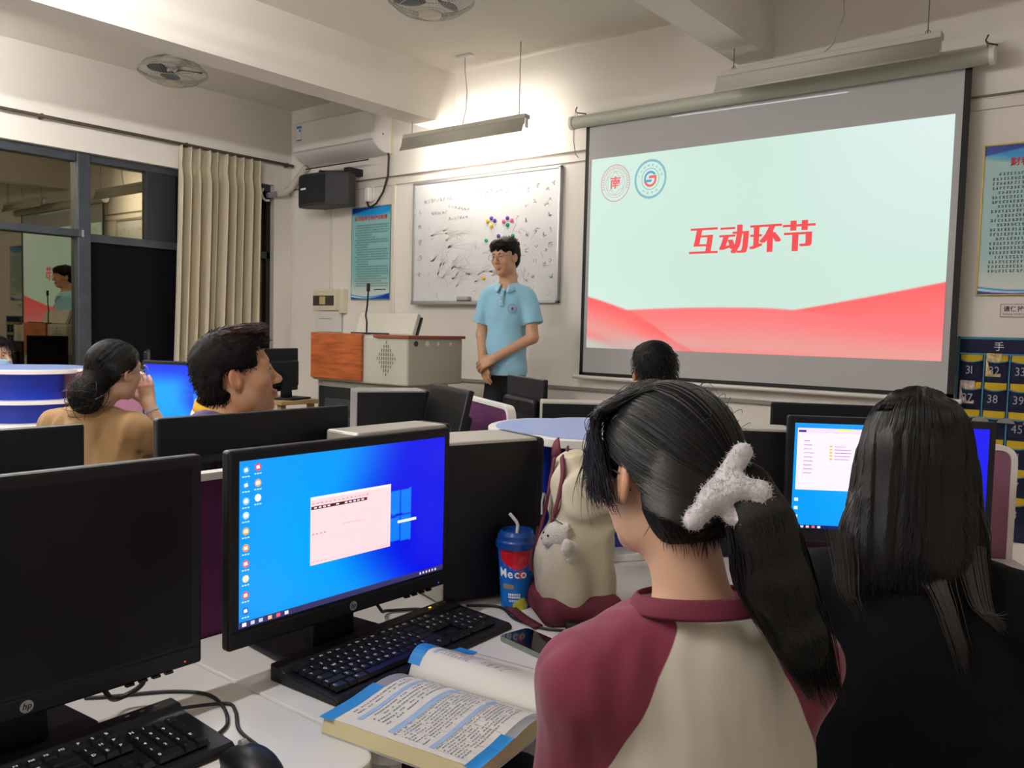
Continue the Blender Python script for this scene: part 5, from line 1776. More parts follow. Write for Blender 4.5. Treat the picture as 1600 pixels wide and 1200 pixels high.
# --- the presenter, standing with his hands folded
def presenter():
    O = np.array((-3.57, 4.38, .2005))
    yaw = -72
    f = L2(yaw, O)
    t = thing('person', 'young man in a light blue polo shirt and glasses standing with folded hands', 'person', tuple(O))
    par = t
    def W(o):   # parts are built in world coordinates
        o.location = tuple(Vector(o.location) - Vector(O)); return o
    hd = Head(f((.015, .02, 1.618)), yaw - 90 - 14, -4, 3, .98)
    d = S(.02)
    hd.build(d, f((0, -.025, 1.41)))
    d.el(f((0, -.01, 1.40)), (.10, .07, .06), f.R, .04)
    d.plane(f((0, 0, 1.36)), (0, 0, -1), .0)
    parts = []
    V, F = surf(d, f((0, 0, 1.58)) - (.17, .17, .24), f((0, 0, 1.58)) + (.17, .17, .22), .0038)
    # arms with hands
    rs, re, rw = f((.155, -.01, 1.37)), f((.19, -.03, 1.11)), f((.115, .125, .93))
    ls, le, lw = f((-.155, -.01, 1.37)), f((-.195, .03, 1.10)), f((.03, .165, .955))
    ar = S(.02)
    ar.rc(rs, re, .046, .038).rc(re, rw, .038, .026, .02)
    hand(ar, rw, f((.075, .15, .84)) - rw, f((.5, 1, 0)) - f((0, 0, 0)), -1, .35, 1.0)
    al = S(.02)
    al.rc(ls, le, .046, .038).rc(le, lw, .038, .026, .02)
    hand(al, lw, f((.14, .175, .90)) - lw, f((.1, 1, .45)) - f((0, 0, 0)), 1, .75, 1.0)
    ex = []
    for q, a, b, c in ((ar, rs, re, rw), (al, ls, le, lw)):
        pts = np.array((a, b, c, c + (f((.06, .03, -.12)) - f((0, 0, 0)))))
        lo, hi = bounds(pts, .075)
        q.plane(a + (0, 0, -.02), (0, 0, 1), .0)
        ex.append(surf(q, lo, hi, .0042))
    for V2, F2 in ex:
        F = np.concatenate([F, F2 + len(V)]); V = np.concatenate([V, V2])
    sk = hd.skin('c39678', 'a5655a')
    body = W(obj('body', np_mesh('body', V, F, {'skin': sk(V)}), skin_mat('presenter', 'b98b6c'), par))
    # polo shirt
    d = S(.04)
    R = f.R
    d.el(f((0, 0, 1.25)), (.142, .105, .20), R); d.el(f((0, .005, 1.02)), (.142, .108, .22), R); d.el(f((0, .0, .88)), (.148, .112, .13), R)
    d.rc(f((-.10, -.012, 1.375)), f((.10, -.012, 1.375)), .058, .058)
    for sx in (-1, 1):
        d.rc(f((sx * .025, -.015, 1.43)), f((sx * .12, -.012, 1.385)), .042, .045)
        a, b = f((sx * .148, -.012, 1.365)), (f((.198, -.025, 1.175)) if sx > 0 else f((-.20, .012, 1.175)))
        d.rc(a, b, .054, .064, .03)
    nz = lambda P: (.0035 * noise3(P, 38, 1) + .004 * noise3(P * np.array((1, 1, .35), np.float32), 60, 2)).astype(np.float32)
    d.fn(nz, op='d')
    d.plane(f((0, 0, .845)), (0, 0, -1)).plane(f((0, 0, 1.455)), (0, 0, 1), .01)
    for sx in (-1, 1):
        a, b = f((sx * .148, -.012, 1.365)), (f((.198, -.025, 1.175)) if sx > 0 else f((-.20, .012, 1.175)))
        ax = unit(b - a)
        def cut(P, b=b, ax=ax, sx=sx):
            loc = (P - f((0, 0, 0)).astype(np.float32)) @ f.R.astype(np.float32)
            beyond = (P - (b - ax * .015).astype(np.float32)) @ ax.astype(np.float32)
            arm = .118 - loc[:, 0] * sx
            dist = np.linalg.norm(np.cross(P - b.astype(np.float32), ax.astype(np.float32)), axis=1) - .085
            return np.minimum(beyond, np.minimum(-arm, -dist))
        d.fn(cut)
    d.el(f((0, .03, 1.475)), (.066, .075, .05), R, .008, 's')
    CL = M('polo_blue', '8fc3dc', .85, bump=(900, .15), sheen=.2)
    sh = W(blob('polo_shirt', d, f((0, 0, 1.15)) - (.38, .38, .36), f((0, 0, 1.15)) + (.38, .38, .36), .0085, CL, par))
    # collar: two folded leaves
    c = MB()
    n = 28
    for i in range(n + 1):
        a = radians(100 + 340 * i / n) if False else radians(-250 + 320 * i / n)
        k = abs(i / n - .5) * 2
        lo_r, up_r = .088 + .006 * k, .066
        zt = 1.458 + .018 * (1 - k) - .012 * k
        c.v += [tuple(f((up_r * cos(a), -.008 + up_r * 1.0 * sin(a), zt)) - O), tuple(f((lo_r * cos(a), -.006 + lo_r * 1.05 * sin(a) + .02 * k ** 4, zt - .040 - .018 * k ** 3)) - O)]
    c.f += [(2 * i, 2 * i + 1, 2 * i + 3, 2 * i + 2) for i in range(n)]
    obj('collar', c, M('polo_collar', 'a4d2e6', .85), par, smooth=180, solid=.006)
    for z in (1.37, 1.33):
        W(obj('button', MB().sphere(f((.0, .108 if z > 1.35 else .113, z)), .006, 8, 6), RIMW, par))
    W(obj('placket', MB().tube([f((0.0, .078, 1.415)), f((.0, .098, 1.36)), f((.0, .107, 1.30))], [.012, .013, .012], 4), M('polo_collar'), par))
    e = MB()
    cen = f((-.075, .098, 1.285)); U = f.R @ np.array((-1, -.42, 0)); U = unit(U); Vv = np.array((0, 0, 1.)); Nn = unit(np.cross(Vv, U)) * -1
    Nn = f.R @ unit((-.38, 1, 0.1))
    U = unit(np.cross(Vv, Nn)); 
    for r0, r1 in ((.028, .031), (.019, .0205)):
        for i in range(24):
            a, b = 2 * pi * i / 24, 2 * pi * (i + 1) / 24
            e.quad(*[cen + Nn * .006 + U * r * cos(q) + Vv * r * sin(q) for r, q in ((r0, a), (r1, a), (r1, b), (r0, b))])
    W(obj('emblem', e, M('emblem_blue', '5a6fa0', .7), par, fixn=False))
    e = MB()
    for i in range(10):
        a, b = 2 * pi * i / 10, 2 * pi * (i + 1) / 10
        e.add([cen + Nn * .0062, cen + Nn * .0062 + U * .009 * cos(a) + Vv * .011 * sin(a), cen + Nn * .0062 + U * .009 * cos(b) + Vv * .011 * sin(b)], [(0, 1, 2)])
    W(obj('emblem_mark', e, M('emblem_mark', '8a3f5c', .7), par, fixn=False))
    # trousers and shoes
    d = S(.03)
    d.el(f((0, 0, .90)), (.115, .082, .09), R)
    for sx in (-1, 1):
        d.rc(f((sx * .065, 0, .86)), f((sx * .10, .01, .48)), .072, .07); d.rc(f((sx * .10, .01, .48)), f((sx * .105, -.01, .06)), .075, .06)
    d.plane(f((0, 0, .03)), (0, 0, -1))
    W(blob('trousers', d, f((0, 0, .52)) - (.3, .3, .52), f((0, 0, .52)) + (.3, .3, .56), .014, M('trousers_black', '121317', .8), par))
    for sx in (-1, 1):
        d = S(.02).el(f((sx * .105, .04, .035)), (.045, .13, .04), f.R).el(f((sx * .105, -.03, .055)), (.042, .06, .05), f.R).plane(f((0, 0, .001)), (0, 0, -1))
        cc = f((sx * .105, .02, .05))
        W(blob('shoe', d, cc - .2, cc + .2, .012, M('shoe_dark', '202024', .5), par))
    # hair
    h = S(.02)
    h.el(hd.T((0, -.016, .056)), (.087, .105, .087), hd.R); h.el(hd.T((0, .050, .085)), (.074, .055, .040), hd.R, .03); h.el(hd.T((0, -.05, -.0)), (.078, .062, .08), hd.R, .03)
    def face(P):
        p = hd.inv(P)
        hl = .050 - .25 * np.abs(p[:, 0]) + .012 * np.sin(p[:, 0] * 160)       # fringe line
        front = np.minimum(p[:, 1] - .02, hl - p[:, 2])                          # below the fringe, in front
        side = np.minimum(np.minimum(p[:, 1] + .022, .012 - p[:, 2]), .2)        # round the ears
        nape = -.085 - p[:, 2]
        return np.maximum(np.maximum(front, side), nape)
    h.fn(face, .006)
    h.fn(lambda P: (.004 * noise3(P, 110, 3)).astype(np.float32), op='d')
    ho = W(blob('hair', h, hd.o - .15, hd.o + .17, .0045, HAIRB, par))
    rng = np.random.default_rng(4)
    n = 700
    a = rng.uniform(0, 2 * pi, n); b = np.arccos(rng.uniform(.15, 1, n))
    st = np.stack([.084 * np.sin(b) * np.cos(a), -.016 + .102 * np.sin(b) * np.sin(a), .058 + .084 * np.cos(b)], 1)
    dr = st - np.array((0, -.03, .06)); dr /= np.linalg.norm(dr, axis=1, keepdims=True)
    fl = np.stack([.35 * np.sign(st[:, 0] - .01) * np.ones(n), .6 + 0 * a, -.25 - .5 * np.abs(st[:, 0]) / .08], 1) * np.where(st[:, 1:2] > -.02, 1, np.array((.3, -.35, -1.6)))
    K = 6
    ts = np.linspace(0, 1, K)
    ln = rng.uniform(.02, .042, n)
    P = st[:, None] + ln[:, None, None] * (ts[None, :, None] * (fl + .22 * dr + rng.normal(0, .15, (n, 3)))[:, None] * .7 + (ts ** 2)[None, :, None] * np.array((0, 0, -.25)))
    P = (P.reshape(-1, 3) * hd.sc @ hd.R.T + hd.o).reshape(n, K, 3)
    V, F = ribbons(P, .0013)
    W(obj('hair_strands', np_mesh('hair_strands', V, F), HAIRS, ho))
    for c_ in ho.children: c_.location = (0, 0, 0)
    nb = len(par.children)
    hd.features(par, True, True, (M('glasses_wire', '8c8078', .3, metal=.8), None, .0012), .42)
    for o in par.children[nb:] if False else [x for x in par.children if x.name.split('.')[0] in ('eye', 'eyebrow', 'glasses')]:
        o.location = tuple(Vector(o.location) - Vector(O))
    return t
presenter()
# --- seated people share one builder
def seated(label, o, yaw, hd, skin, shirt, pants, arms, w=1., dep=1., sleeve='long', attrs=None, hs=.01, hh=.0045, zs=0., legyaw=None, neck=None, folds=1., lip='a5655a', neckhole=(.066, .07, .045), loose=.012, kn=.36, hip=(0, 0), jaw=1., nose=1., scollar=None, stool_label=None, lean=0., drop=0.):
    O = np.array((o[0], o[1], 0.))
    f = L2(yaw, O)
    fl = L2(yaw if legyaw is None else legyaw, O)
    t = thing('person', label, 'person', tuple(O))
    def Wp(ob):
        ob.location = tuple(Vector(ob.location) - Vector(O)); return ob
    neck = f((0, -.015, .965 + zs)) if neck is None else np.array(neck)
    d = S(.02)
    hd.build(d, neck, jaw, nose)
    d.el(neck + (0, 0, -.012), (.070, .050, .04), f.R, .04)
    d.plane((0, 0, neck[2] - .035), (0, 0, -1))
    lo = np.minimum(hd.o - .15 * hd.sc, neck - .1); hi = np.maximum(hd.o + .17 * hd.sc, neck + .1)
    V, F = surf(d, lo, hi, hh)
    sh = S(.045)
    torso(sh, f, zs, w, dep, .05, .006, loose, drop)
    sleeves = []
    for sx, (elb, wri, hdir, hn, side, curl) in arms.items():
        s0 = f((sx * .150 * w, -.008, .915 + zs - drop)); e0 = f(elb); w0 = f(wri)
        a = S(.02)
        a.rc(s0, e0, .042, .036).rc(e0, w0, .036, .025)
        hand(a, w0, (f(hdir) - f((0, 0, 0))), (f(hn) - f((0, 0, 0))), side, curl, .92)
        lo, hi = bounds(np.array((s0, e0, w0, w0 + (f(hdir) - f((0, 0, 0))) * .19)), .07)
        V2, F2 = surf(a, lo, hi, .0055)
        F = np.concatenate([F, F2 + len(V)]); V = np.concatenate([V, V2])
        sh.rc(s0, e0, .058, .052, .035)
        if sleeve == 'long':
            m = e0 + (w0 - e0) * .78
            sh.rc(e0, m, .052, .042, .02)
        elif sleeve == 'mid':
            m = e0 + (w0 - e0) * .30
            sh.rc(e0, m, .052, .05, .02)
        sleeves.append((s0, e0))
    # legs are part of the one body; trousers cover them
    g = S(.03)
    legs_seated(g, fl, 1., 0, kn=kn)
    g.el(fl((0, 0, .55)), (.15, .11, .09), fl.R)
    c = fl((0, .17, .33))
    V2, F2 = surf(g, c - (.42, .42, .34), c + (.42, .42, .36), .016)
    F = np.concatenate([F, F2 + len(V)]); V = np.concatenate([V, V2])
    body = Wp(obj('body', np_mesh('body', V, F, {'skin': hd.skin(skin, lip)(V)}), skin_mat(skin, skin), t))
    def wr(P):
        q = (P - f((0, 0, 0)).astype(np.float32)) @ f.R.astype(np.float32)
        return (folds * (.0035 * noise3(q * np.array((1, 1, .6), np.float32), 34, 1.7) + .0022 * noise3(q * np.array((1.3, 1, .35), np.float32), 80, .4))).astype(np.float32)
    sh.fn(wr, op='d')
    sh.plane((0, 0, .47), (0, 0, -1), .01)
    sh.el(neck + (f((0, .012, .035)) - f((0, 0, 0))), neckhole, f.R, .008, 's')
    pts = np.array([f((sx * .34, y, z)) for sx in (-1, 1) for y in (-.22, .46) for z in (.46, 1.06 + zs)])
    lo, hi = bounds(pts, .02)
    so_ = Wp(blob('shirt', sh, lo, hi, hs, shirt, t, attrs={k: v(f, zs) for k, v in (attrs or {}).items()}))
    g = S(.03)
    legs_seated(g, fl, 1., .012, kn=kn)
    g.el(fl((0, 0, .545)), (.165, .125, .09), fl.R)
    g.plane((0, 0, .07), (0, 0, -1))
    Wp(blob('trousers', g, c - (.44, .44, .36), c + (.44, .44, .38), .016, pants, t))
    nb = list(t.children)
    shoes(t, fl, kn)
    for ob in t.children:
        if ob not in nb: Wp(ob)
    stool((O[0], O[1], 0), stool_label or 'round stool under the ' + label.split(' sitting')[0][:40])
    return t, f, Wp, neck, body
def strand_obj(parent, Wp, paths, r, mat=None, name='hair_strands'):
    V, F = ribbons(paths, r)
    return Wp(obj(name, np_mesh(name, V, F), mat or HAIRS, parent))
def slerp(a, b, t):
    a = a / np.linalg.norm(a, axis=-1, keepdims=True); b = b / np.linalg.norm(b, axis=-1, keepdims=True)
    om = np.arccos(np.clip((a * b).sum(-1), -.9999, .9999))[:, None, None]
    t = t[None, :, None]
    return (np.sin((1 - t) * om) * a[:, None] + np.sin(t * om) * b[:, None]) / np.sin(om)
def bez(P, t):
    """Catmull-Rom through control points P (S,C,3) sampled at t"""
    S_, Cn, _ = P.shape
    Q = np.concatenate([2 * P[:, :1] - P[:, 1:2], P, 2 * P[:, -1:] - P[:, -2:-1]], 1)
    x = t * (Cn - 1); i = np.clip(np.floor(x).astype(int), 0, Cn - 2); u = (x - i)[None, :, None]
    p0, p1, p2, p3 = Q[:, i], Q[:, i + 1], Q[:, i + 2], Q[:, i + 3]
    return .5 * (2 * p1 + (p2 - p0) * u + (2 * p0 - 5 * p1 + 4 * p2 - p3) * u ** 2 + (3 * p1 - p0 - 3 * p2 + p3) * u ** 3)
def tow(hd, P):
    sh = P.shape
    return (P.reshape(-1, 3) * hd.sc @ hd.R.T + hd.o).reshape(sh)
RAD = np.array((.088, .110, .096)); CEN = np.array((0, -.012, .038))

# --- girl in the raglan shirt, seen from behind
def raglan_girl():
    hd = Head((-.562, 1.045, 1.152), 70, -3, 0, .98, True)
    O = (-.512, 1.045)
    def sdf_attr(f, zs):
        def g(V):
            q = (V - f((0, 0, 0))) @ f.R
            ax = np.abs(q[:, 0]); z = q[:, 2]; back = q[:, 1] < 0
            up = np.clip(.975 - z, 0, .225)
            line = .056 + .56 * up + np.clip(.75 - z, 0, 1) * .12
            line = np.where(q[:, 1] > .03, line + .02, line)
            return line - ax
        return g
    sm_ = M2('raglan_cloth', '6f1f36', 'b9b2a4', 'seam', .9, .0010, bump=(700, .12))
    t, f, Wp, neck, body = seated('girl in a cream raglan shirt with maroon sleeves sitting with a ponytail', O, 145, hd, 'c79f84', sm_, M('trousers_grey', '2b2d33', .8),
        {-1: ((-.170, .02, .69), (-.09, .20, .61), (.35, .8, -.1), (0, 0, 1), 1, .5), 1: ((.215, .12, .70), (.10, .25, .62), (-.3, .8, -.1), (0, 0, 1), -1, .5)},
        w=1.09, dep=1.0, drop=.028, attrs={'seam': sdf_attr}, hs=.0075, hh=.004, legyaw=150, folds=2.0, neckhole=(.076, .07, .05), loose=.03,
        stool_label='round stool under the girl in the raglan shirt')
    # collar band round the neck
    cb = MB()
    n = 48
    for i in range(n):
        a = 2 * pi * i / n
        rx_, ry_ = .084, .076
        p = np.array((rx_ * cos(a), -.010 + ry_ * sin(a), .992 - .012 * sin(a)))
        up = np.array((-.10 * cos(a), -.10 * sin(a), 1.)); up = unit(up)
        for s_, rr_ in ((0, .012), (1, -.004)):
            cb.v.append(tuple(f((p[0] + rr_ * cos(a), p[1] + rr_ * sin(a), p[2] + (.012 if s_ else -.014))) - np.array((*O, 0))))
    cb.f += [(2 * i, 2 * ((i + 1) % n), 2 * ((i + 1) % n) + 1, 2 * i + 1) for i in range(n)]
    obj('collar', cb, M('raglan_maroon', '601a30', .9, bump=(700, .12)), t, smooth=180, solid=.006, sub=1)
    # hair: smooth base cap gathered at the clip, then the tail
    h = S(.02)
    h.el(hd.T(CEN + (0, 0, .004)), RAD - .004, hd.R)
    h.el(hd.T((.0, -.075, .0)), (.062, .045, .065), hd.R, .04)
    h.el(hd.T((0, -.055, -.045)), (.060, .045, .050), hd.R, .04)
    def face(P):
        p = hd.inv(P)
        front = np.minimum(p[:, 1] - .066 - .026 * (p[:, 0] < -.015) + .75 * np.clip(.045 - p[:, 2], 0, .075), .100 - .30 * np.maximum(p[:, 1] - .05, 0) - p[:, 2] - .1 * np.abs(p[:, 0]))
        nape = -.088 - p[:, 2] - .3 * (p[:, 1] + .05)
        ear = .026 - np.sqrt(((p[:, 1] + .004) / .9) ** 2 + ((p[:, 2] + .010) / 1.0) ** 2)
        ear = np.minimum(ear, np.abs(p[:, 0]) - .06)
        return np.maximum(np.maximum(front, nape), ear)
    h.fn(face, .012)
    hair = Wp(blob('hair', h, hd.o - .15, hd.o + .17, .0045, HAIRB, t))
    TAIL = [np.array(p) for p in ((-.462, 1.025, 1.150), (-.430, 1.008, 1.158), (-.402, 1.005, 1.115), (-.388, 1.018, 1.045), (-.360, 1.035, .975), (-.328, 1.052, .895))]
    tl = S(.03)
    tl.chain(TAIL[:5] + [TAIL[4] * .4 + TAIL[5] * .6], [.024, .027, .033, .036, .026, .009])
    lo, hi = bounds(np.array(TAIL), .07)
    # streaks along the tail
    Wp(blob('ponytail', tl, lo, hi, .006, HAIRB, t))
    rng = np.random.default_rng(2)
    K = 16
    ts = np.linspace(0, 1, K)
    clip_l = (hd.inv(np.array([TAIL[0]], np.float32))[0] - CEN) / RAD
    n = 2600
    a = rng.uniform(0, 2 * pi, n)
    # ring of start directions round the hairline
    st = np.stack([np.sin(a) * 1.0, np.cos(a) * .75, .15 + .45 * np.cos(a) - .35 * (np.cos(a) < -.2)], 1) + rng.normal(0, .09, (n, 3))
    m_ = rng.random(n) < .42
    nx = rng.uniform(-1, 1, n)
    st[m_] = np.stack([nx * .95, -.30 - .35 * (1 - np.abs(nx)) + rng.normal(0, .05, n), -.62 - .2 * rng.random(n)], 1)[m_]
    Q = slerp(st, np.repeat(clip_l[None], n, 0), ts)
    wob = rng.normal(0, .018, (n, 1, 3)) * np.sin(pi * ts)[None, :, None]
    P = CEN + RAD * (Q * (1 + rng.uniform(-.008, .012, (n, 1, 1)))) + wob * .05
    P[:, -1] += rng.normal(0, .006, (n, 3))
    PW = tow(hd, P)
    p = P
    keep = ~((p[:, :4, 1] > .03).any(1) & (p[:, :4, 2] < .02).any(1))
    earm = ((np.abs(P[..., 0]) > .05) & (((P[..., 1] + .004) ** 2 + (P[..., 2] + .010) ** 2) < .024 ** 2)).any(1)
    strand_obj(t, Wp, drape(PW[keep & ~earm], h), .00075)
    # baby hairs at the nape
    n = 260
    u = rng.uniform(-1, 1, n)
    b0 = np.stack([u * .062, -.048 - .035 * (1 - u * u) + rng.normal(0, .004, n), -.058 + .02 * u * u + rng.normal(0, .006, n)], 1)
    P = b0[:, None] + ts[None, :, None] * np.stack([rng.normal(0, .008, n), -.006 + rng.normal(0, .005, n), -rng.uniform(.015, .04, n)], 1)[:, None]
    strand_obj(t, Wp, drape(tow(hd, P), h), .0005)
    # loose fringe falling past the cheek and the glasses
    n = 480
    u = rng.uniform(0, 1.4, n) ** .75; j = lambda s_: rng.normal(0, s_, n)
    c0 = np.stack([-.010 - .052 * u + j(.004), .070 - .035 * u, .122 - .016 * u + j(.003)], 1)
    c1 = np.stack([-.040 - .042 * u + j(.004), .090 - .040 * u + j(.004), .088 - .004 * u + j(.005)], 1)
    c2 = np.stack([-.062 - .026 * u + j(.004), .097 - .056 * u + j(.005), .035 + j(.006)], 1)
    c3 = np.stack([-.074 - .014 * u + j(.004), .096 - .074 * u + j(.008), -.015 - .012 * u + j(.008)], 1)
    c4 = np.stack([-.080 - .004 * u + j(.005), .075 - .062 * u + j(.010), -.060 + .035 * u + j(.014)], 1)
    cb_ = np.stack([-.004 - .030 * u + j(.004), .020 - .03 * u + j(.006), .138 - .010 * u], 1)
    c0[:, 1] -= .006
    cc = np.stack([cb_, c0, c1, c2, c3, c4], 1)
    le = rng.uniform(.5, 1.0, n) ** .7
    P = np.stack([bez(cc[i:i + 1], ts * le[i])[0] for i in range(n)])
    strand_obj(t, Wp, drape(tow(hd, P), h, .0004), .0006)
    # the tail
    n = 2600
    ax = np.array(TAIL); Kt = 20
    tt = np.linspace(0, 1, Kt)
    rad = np.interp(np.linspace(0, 1, 6), np.linspace(0, 1, 6), [.018, .029, .040, .045, .036, .020])
    ang_ = rng.uniform(0, 2 * pi, n); rr_ = np.sqrt(rng.uniform(.5, 1.1, n))
    vx = np.array((.80, .6, 0.)); vy = np.array((-.45, .6, .45))
    ctrl = ax[None] + rad[None, :, None] * (np.cos(ang_ + .0)[:, None, None] * vx + np.sin(ang_)[:, None, None] * vy * .7) * rr_[:, None, None]
    ctrl += rng.normal(0, .003, ctrl.shape)
    ln = rng.uniform(.70, 1.0, n)
    P = np.stack([bez(ctrl[i:i + 1], tt * ln[i])[0] for i in range(n)])
    P[..., 2] += (1 - ln)[:, None] * 0
    strand_obj(t, Wp, drape(P, tl), .0008)
    # fly-away hairs
    n = 90
    b0 = tow(hd, CEN + RAD * 1.0 * (lambda v: v / np.linalg.norm(v, axis=1, keepdims=True))(np.stack([rng.normal(0, .6, n), rng.normal(-.3, .5, n), np.abs(rng.normal(.5, .4, n))], 1)))
    dirn = rng.normal(0, 1, (n, 3)) * .012
    P = b0[:, None] + dirn[:, None] * ts[None, :, None] + np.array((0, 0, -.006)) * (ts ** 2)[None, :, None] + (b0 - hd.o)[:, None] * .06 * np.sin(pi * ts)[None, :, None]
    strand_obj(t, Wp, P, .0004)
    hd.features(t, True, True, (M('glasses_grey', '4a4a50', .3, metal=.6), None, .0012), .4)
    for ob in t.children:
        if ob.name.split('.')[0] in ('eye', 'eyebrow', 'glasses'): Wp(ob)
    # fluffy claw clip
    FL = M('fluffy_white', 'c9c3c6', .95, sheen=.8, bump=(160, .8))
    cl = S(.012)
    A = [np.array(p) for p in ((-.474, .962, 1.118), (-.450, .966, 1.150), (-.428, .994, 1.205))]
    cl.chain(A, [.013, .0145, .0125])
    B = [np.array(p) for p in ((-.446, .968, 1.150), (-.425, .978, 1.163), (-.404, .990, 1.158), (-.400, .994, 1.138), (-.412, .985, 1.122), (-.430, .976, 1.128))]
    cl.chain(B, [.013, .0135, .0135, .0135, .013, .012])
    cl.fn(lambda P: (.0016 * noise3(P, 420, 1)).astype(np.float32), op='d')
    lo, hi = bounds(np.array(A + B), .03)
    V, F = surf(cl, lo, hi, .0025)
    ct = thing('hair_clip', 'fluffy white claw clip holding the ponytail of the raglan-shirt girl', 'hair clip', (-.44, .98, 1.10))
    off = np.array((-.44, .98, 1.10))
    ob = obj('clip_body', np_mesh('clip_body', V - off, F), FL, ct)
    idx = rng.choice(len(V), 2600)
    q = V[idx] - off
    nn = rng.normal(0, 1, q.shape); nn /= np.linalg.norm(nn, axis=1, keepdims=True)
    P = q[:, None] + nn[:, None] * np.linspace(0, .0055, 3)[None, :, None]
    V2, F2 = ribbons(P, .00035)
    obj('fluff', np_mesh('fluff', V2, F2), FL, ob)['kind'] = 'stuff'
raglan_girl()

# --- girl in black with long straight hair, seen from behind
def black_girl():
    hd = Head((-.375, 1.628, 1.128), 14, -4, 0, 1.0, True)
    O = (-.352, 1.615)
    t, f, Wp, neck, body = seated('girl in a black top sitting with long straight black hair', O, 104, hd, 'c79f84', M('black_jersey', '07080c', .85, spec=.15, bump=(600, .15)), M('trousers_dark', '191a1f', .8),
        {-1: ((-.245, .08, .74), (-.13, .27, .80), (.35, .8, -.05), (0, 0, 1), 1, .5), 1: ((.245, .08, .74), (.13, .27, .80), (-.3, .8, -.05), (0, 0, 1), -1, .5)},
        w=1.14, dep=1.05, drop=.015, hs=.010, hh=.006, folds=1.5, zs=-.012, loose=.03, kn=.34, stool_label='round stool under the girl in black')
    rng = np.random.default_rng(8)
    h = S(.025)
    h.el(hd.T(CEN + (0, -.002, .006)), RAD * .97, hd.R)
    h.el(hd.T((0, -.062, -.03)), (.086, .055, .10), hd.R, .04)
    h.el(hd.T((0, -.075, -.11)), (.098, .040, .09), hd.R, .04)
    h.el(hd.T((0, -.088, -.165)), (.098, .026, .06), hd.R, .04)
    for sx in (-1, 1):
        h.rc(hd.T((sx * .075, -.01, .0)), hd.T((sx * .098, -.045, -.155)), .024, .018, .03)
    def face(P):
        p = hd.inv(P)
        return np.minimum(p[:, 1] - .030, .075 - p[:, 2])
    h.fn(face, .012)
    h.fn(lambda P: (.0022 * np.sin(hd.inv(P)[:, 0] * 330 + 3 * np.sin(hd.inv(P)[:, 0] * 70))).astype(np.float32), op='d')
    hair = Wp(blob('hair', h, hd.o - (.17, .17, .26), hd.o + (.17, .17, .16), .006, HAIRB, t))
    n, K = 3600, 20
    ts = np.linspace(0, 1, K)
    side = rng.choice((-1, 1), n); a = rng.uniform(0, 1, n)
    # from the parting, over the skull, then straight down
    y0 = .055 - .13 * a
    p0 = np.stack([side * .004 + .0 * a, y0, .133 - .55 * (y0 + .01) ** 2 / .1 * .3 - .012 * a], 1)
    az = rng.uniform(.0, 1, n) ** .8
    ph = -pi / 2 + side * (az * 1.75)           # azimuth round the head, -90 deg is the back
    cx, cy = np.cos(ph), np.sin(ph)
    p1 = np.stack([cx * .066, -.014 + cy * .088, .108 - .006 * az], 1)
    p2 = np.stack([cx * .091, -.014 + cy * .106, .040 + 0 * a], 1)
    p3 = np.stack([cx * .096, -.030 + cy * .092 - .0 * a, -.045 + 0 * a], 1)
    wd = np.clip(cx, -1, 1)
    p4 = np.stack([wd * .108 + rng.normal(0, .004, n), -.060 + cy * .052, -.125 + rng.normal(0, .006, n)], 1)
    p5 = np.stack([wd * .112 + rng.normal(0, .006, n), -.078 + cy * .040, -.185 + rng.normal(0, .012, n) - .03 * np.abs(wd)], 1)
    C_ = np.stack([p0, p1, p2, p3, p4, p5], 1)
    C_[:, 1:] *= (1 + rng.uniform(-.015, .02, (n, 1, 1)))
    P = bez(C_, ts)
    strand_obj(t, Wp, drape(tow(hd, P), h), .0009)
    # a few long locks lying down the back
    n = 170
    g = rng.choice((0, 1, 2), n, p=(.5, .32, .18))
    bx_ = np.array((.028, .085, -.115))[g]; ex = np.array((.085, .135, -.075))[g]; ez = np.array((-.30, -.235, -.25))[g]
    s_ = rng.normal(0, .007, n)
    C_ = np.stack([np.stack([bx_ + s_ * 1.6, -.100 + 0 * s_, -.12 + 0 * s_], 1), np.stack([bx_ + .012 + s_ * 1.3, -.115 + 0 * s_, -.18 + 0 * s_], 1),
                   np.stack([(bx_ + ex) / 2 + s_, -.128 + 0 * s_, -.22 + 0 * s_], 1), np.stack([ex + s_ * .6, -.135 + 0 * s_, ez + rng.normal(0, .012, n)], 1)], 1)
    strand_obj(t, Wp, tow(hd, bez(C_, ts)), .0008, M('hair_strand_brown', '2c231f', .4))
black_girl()
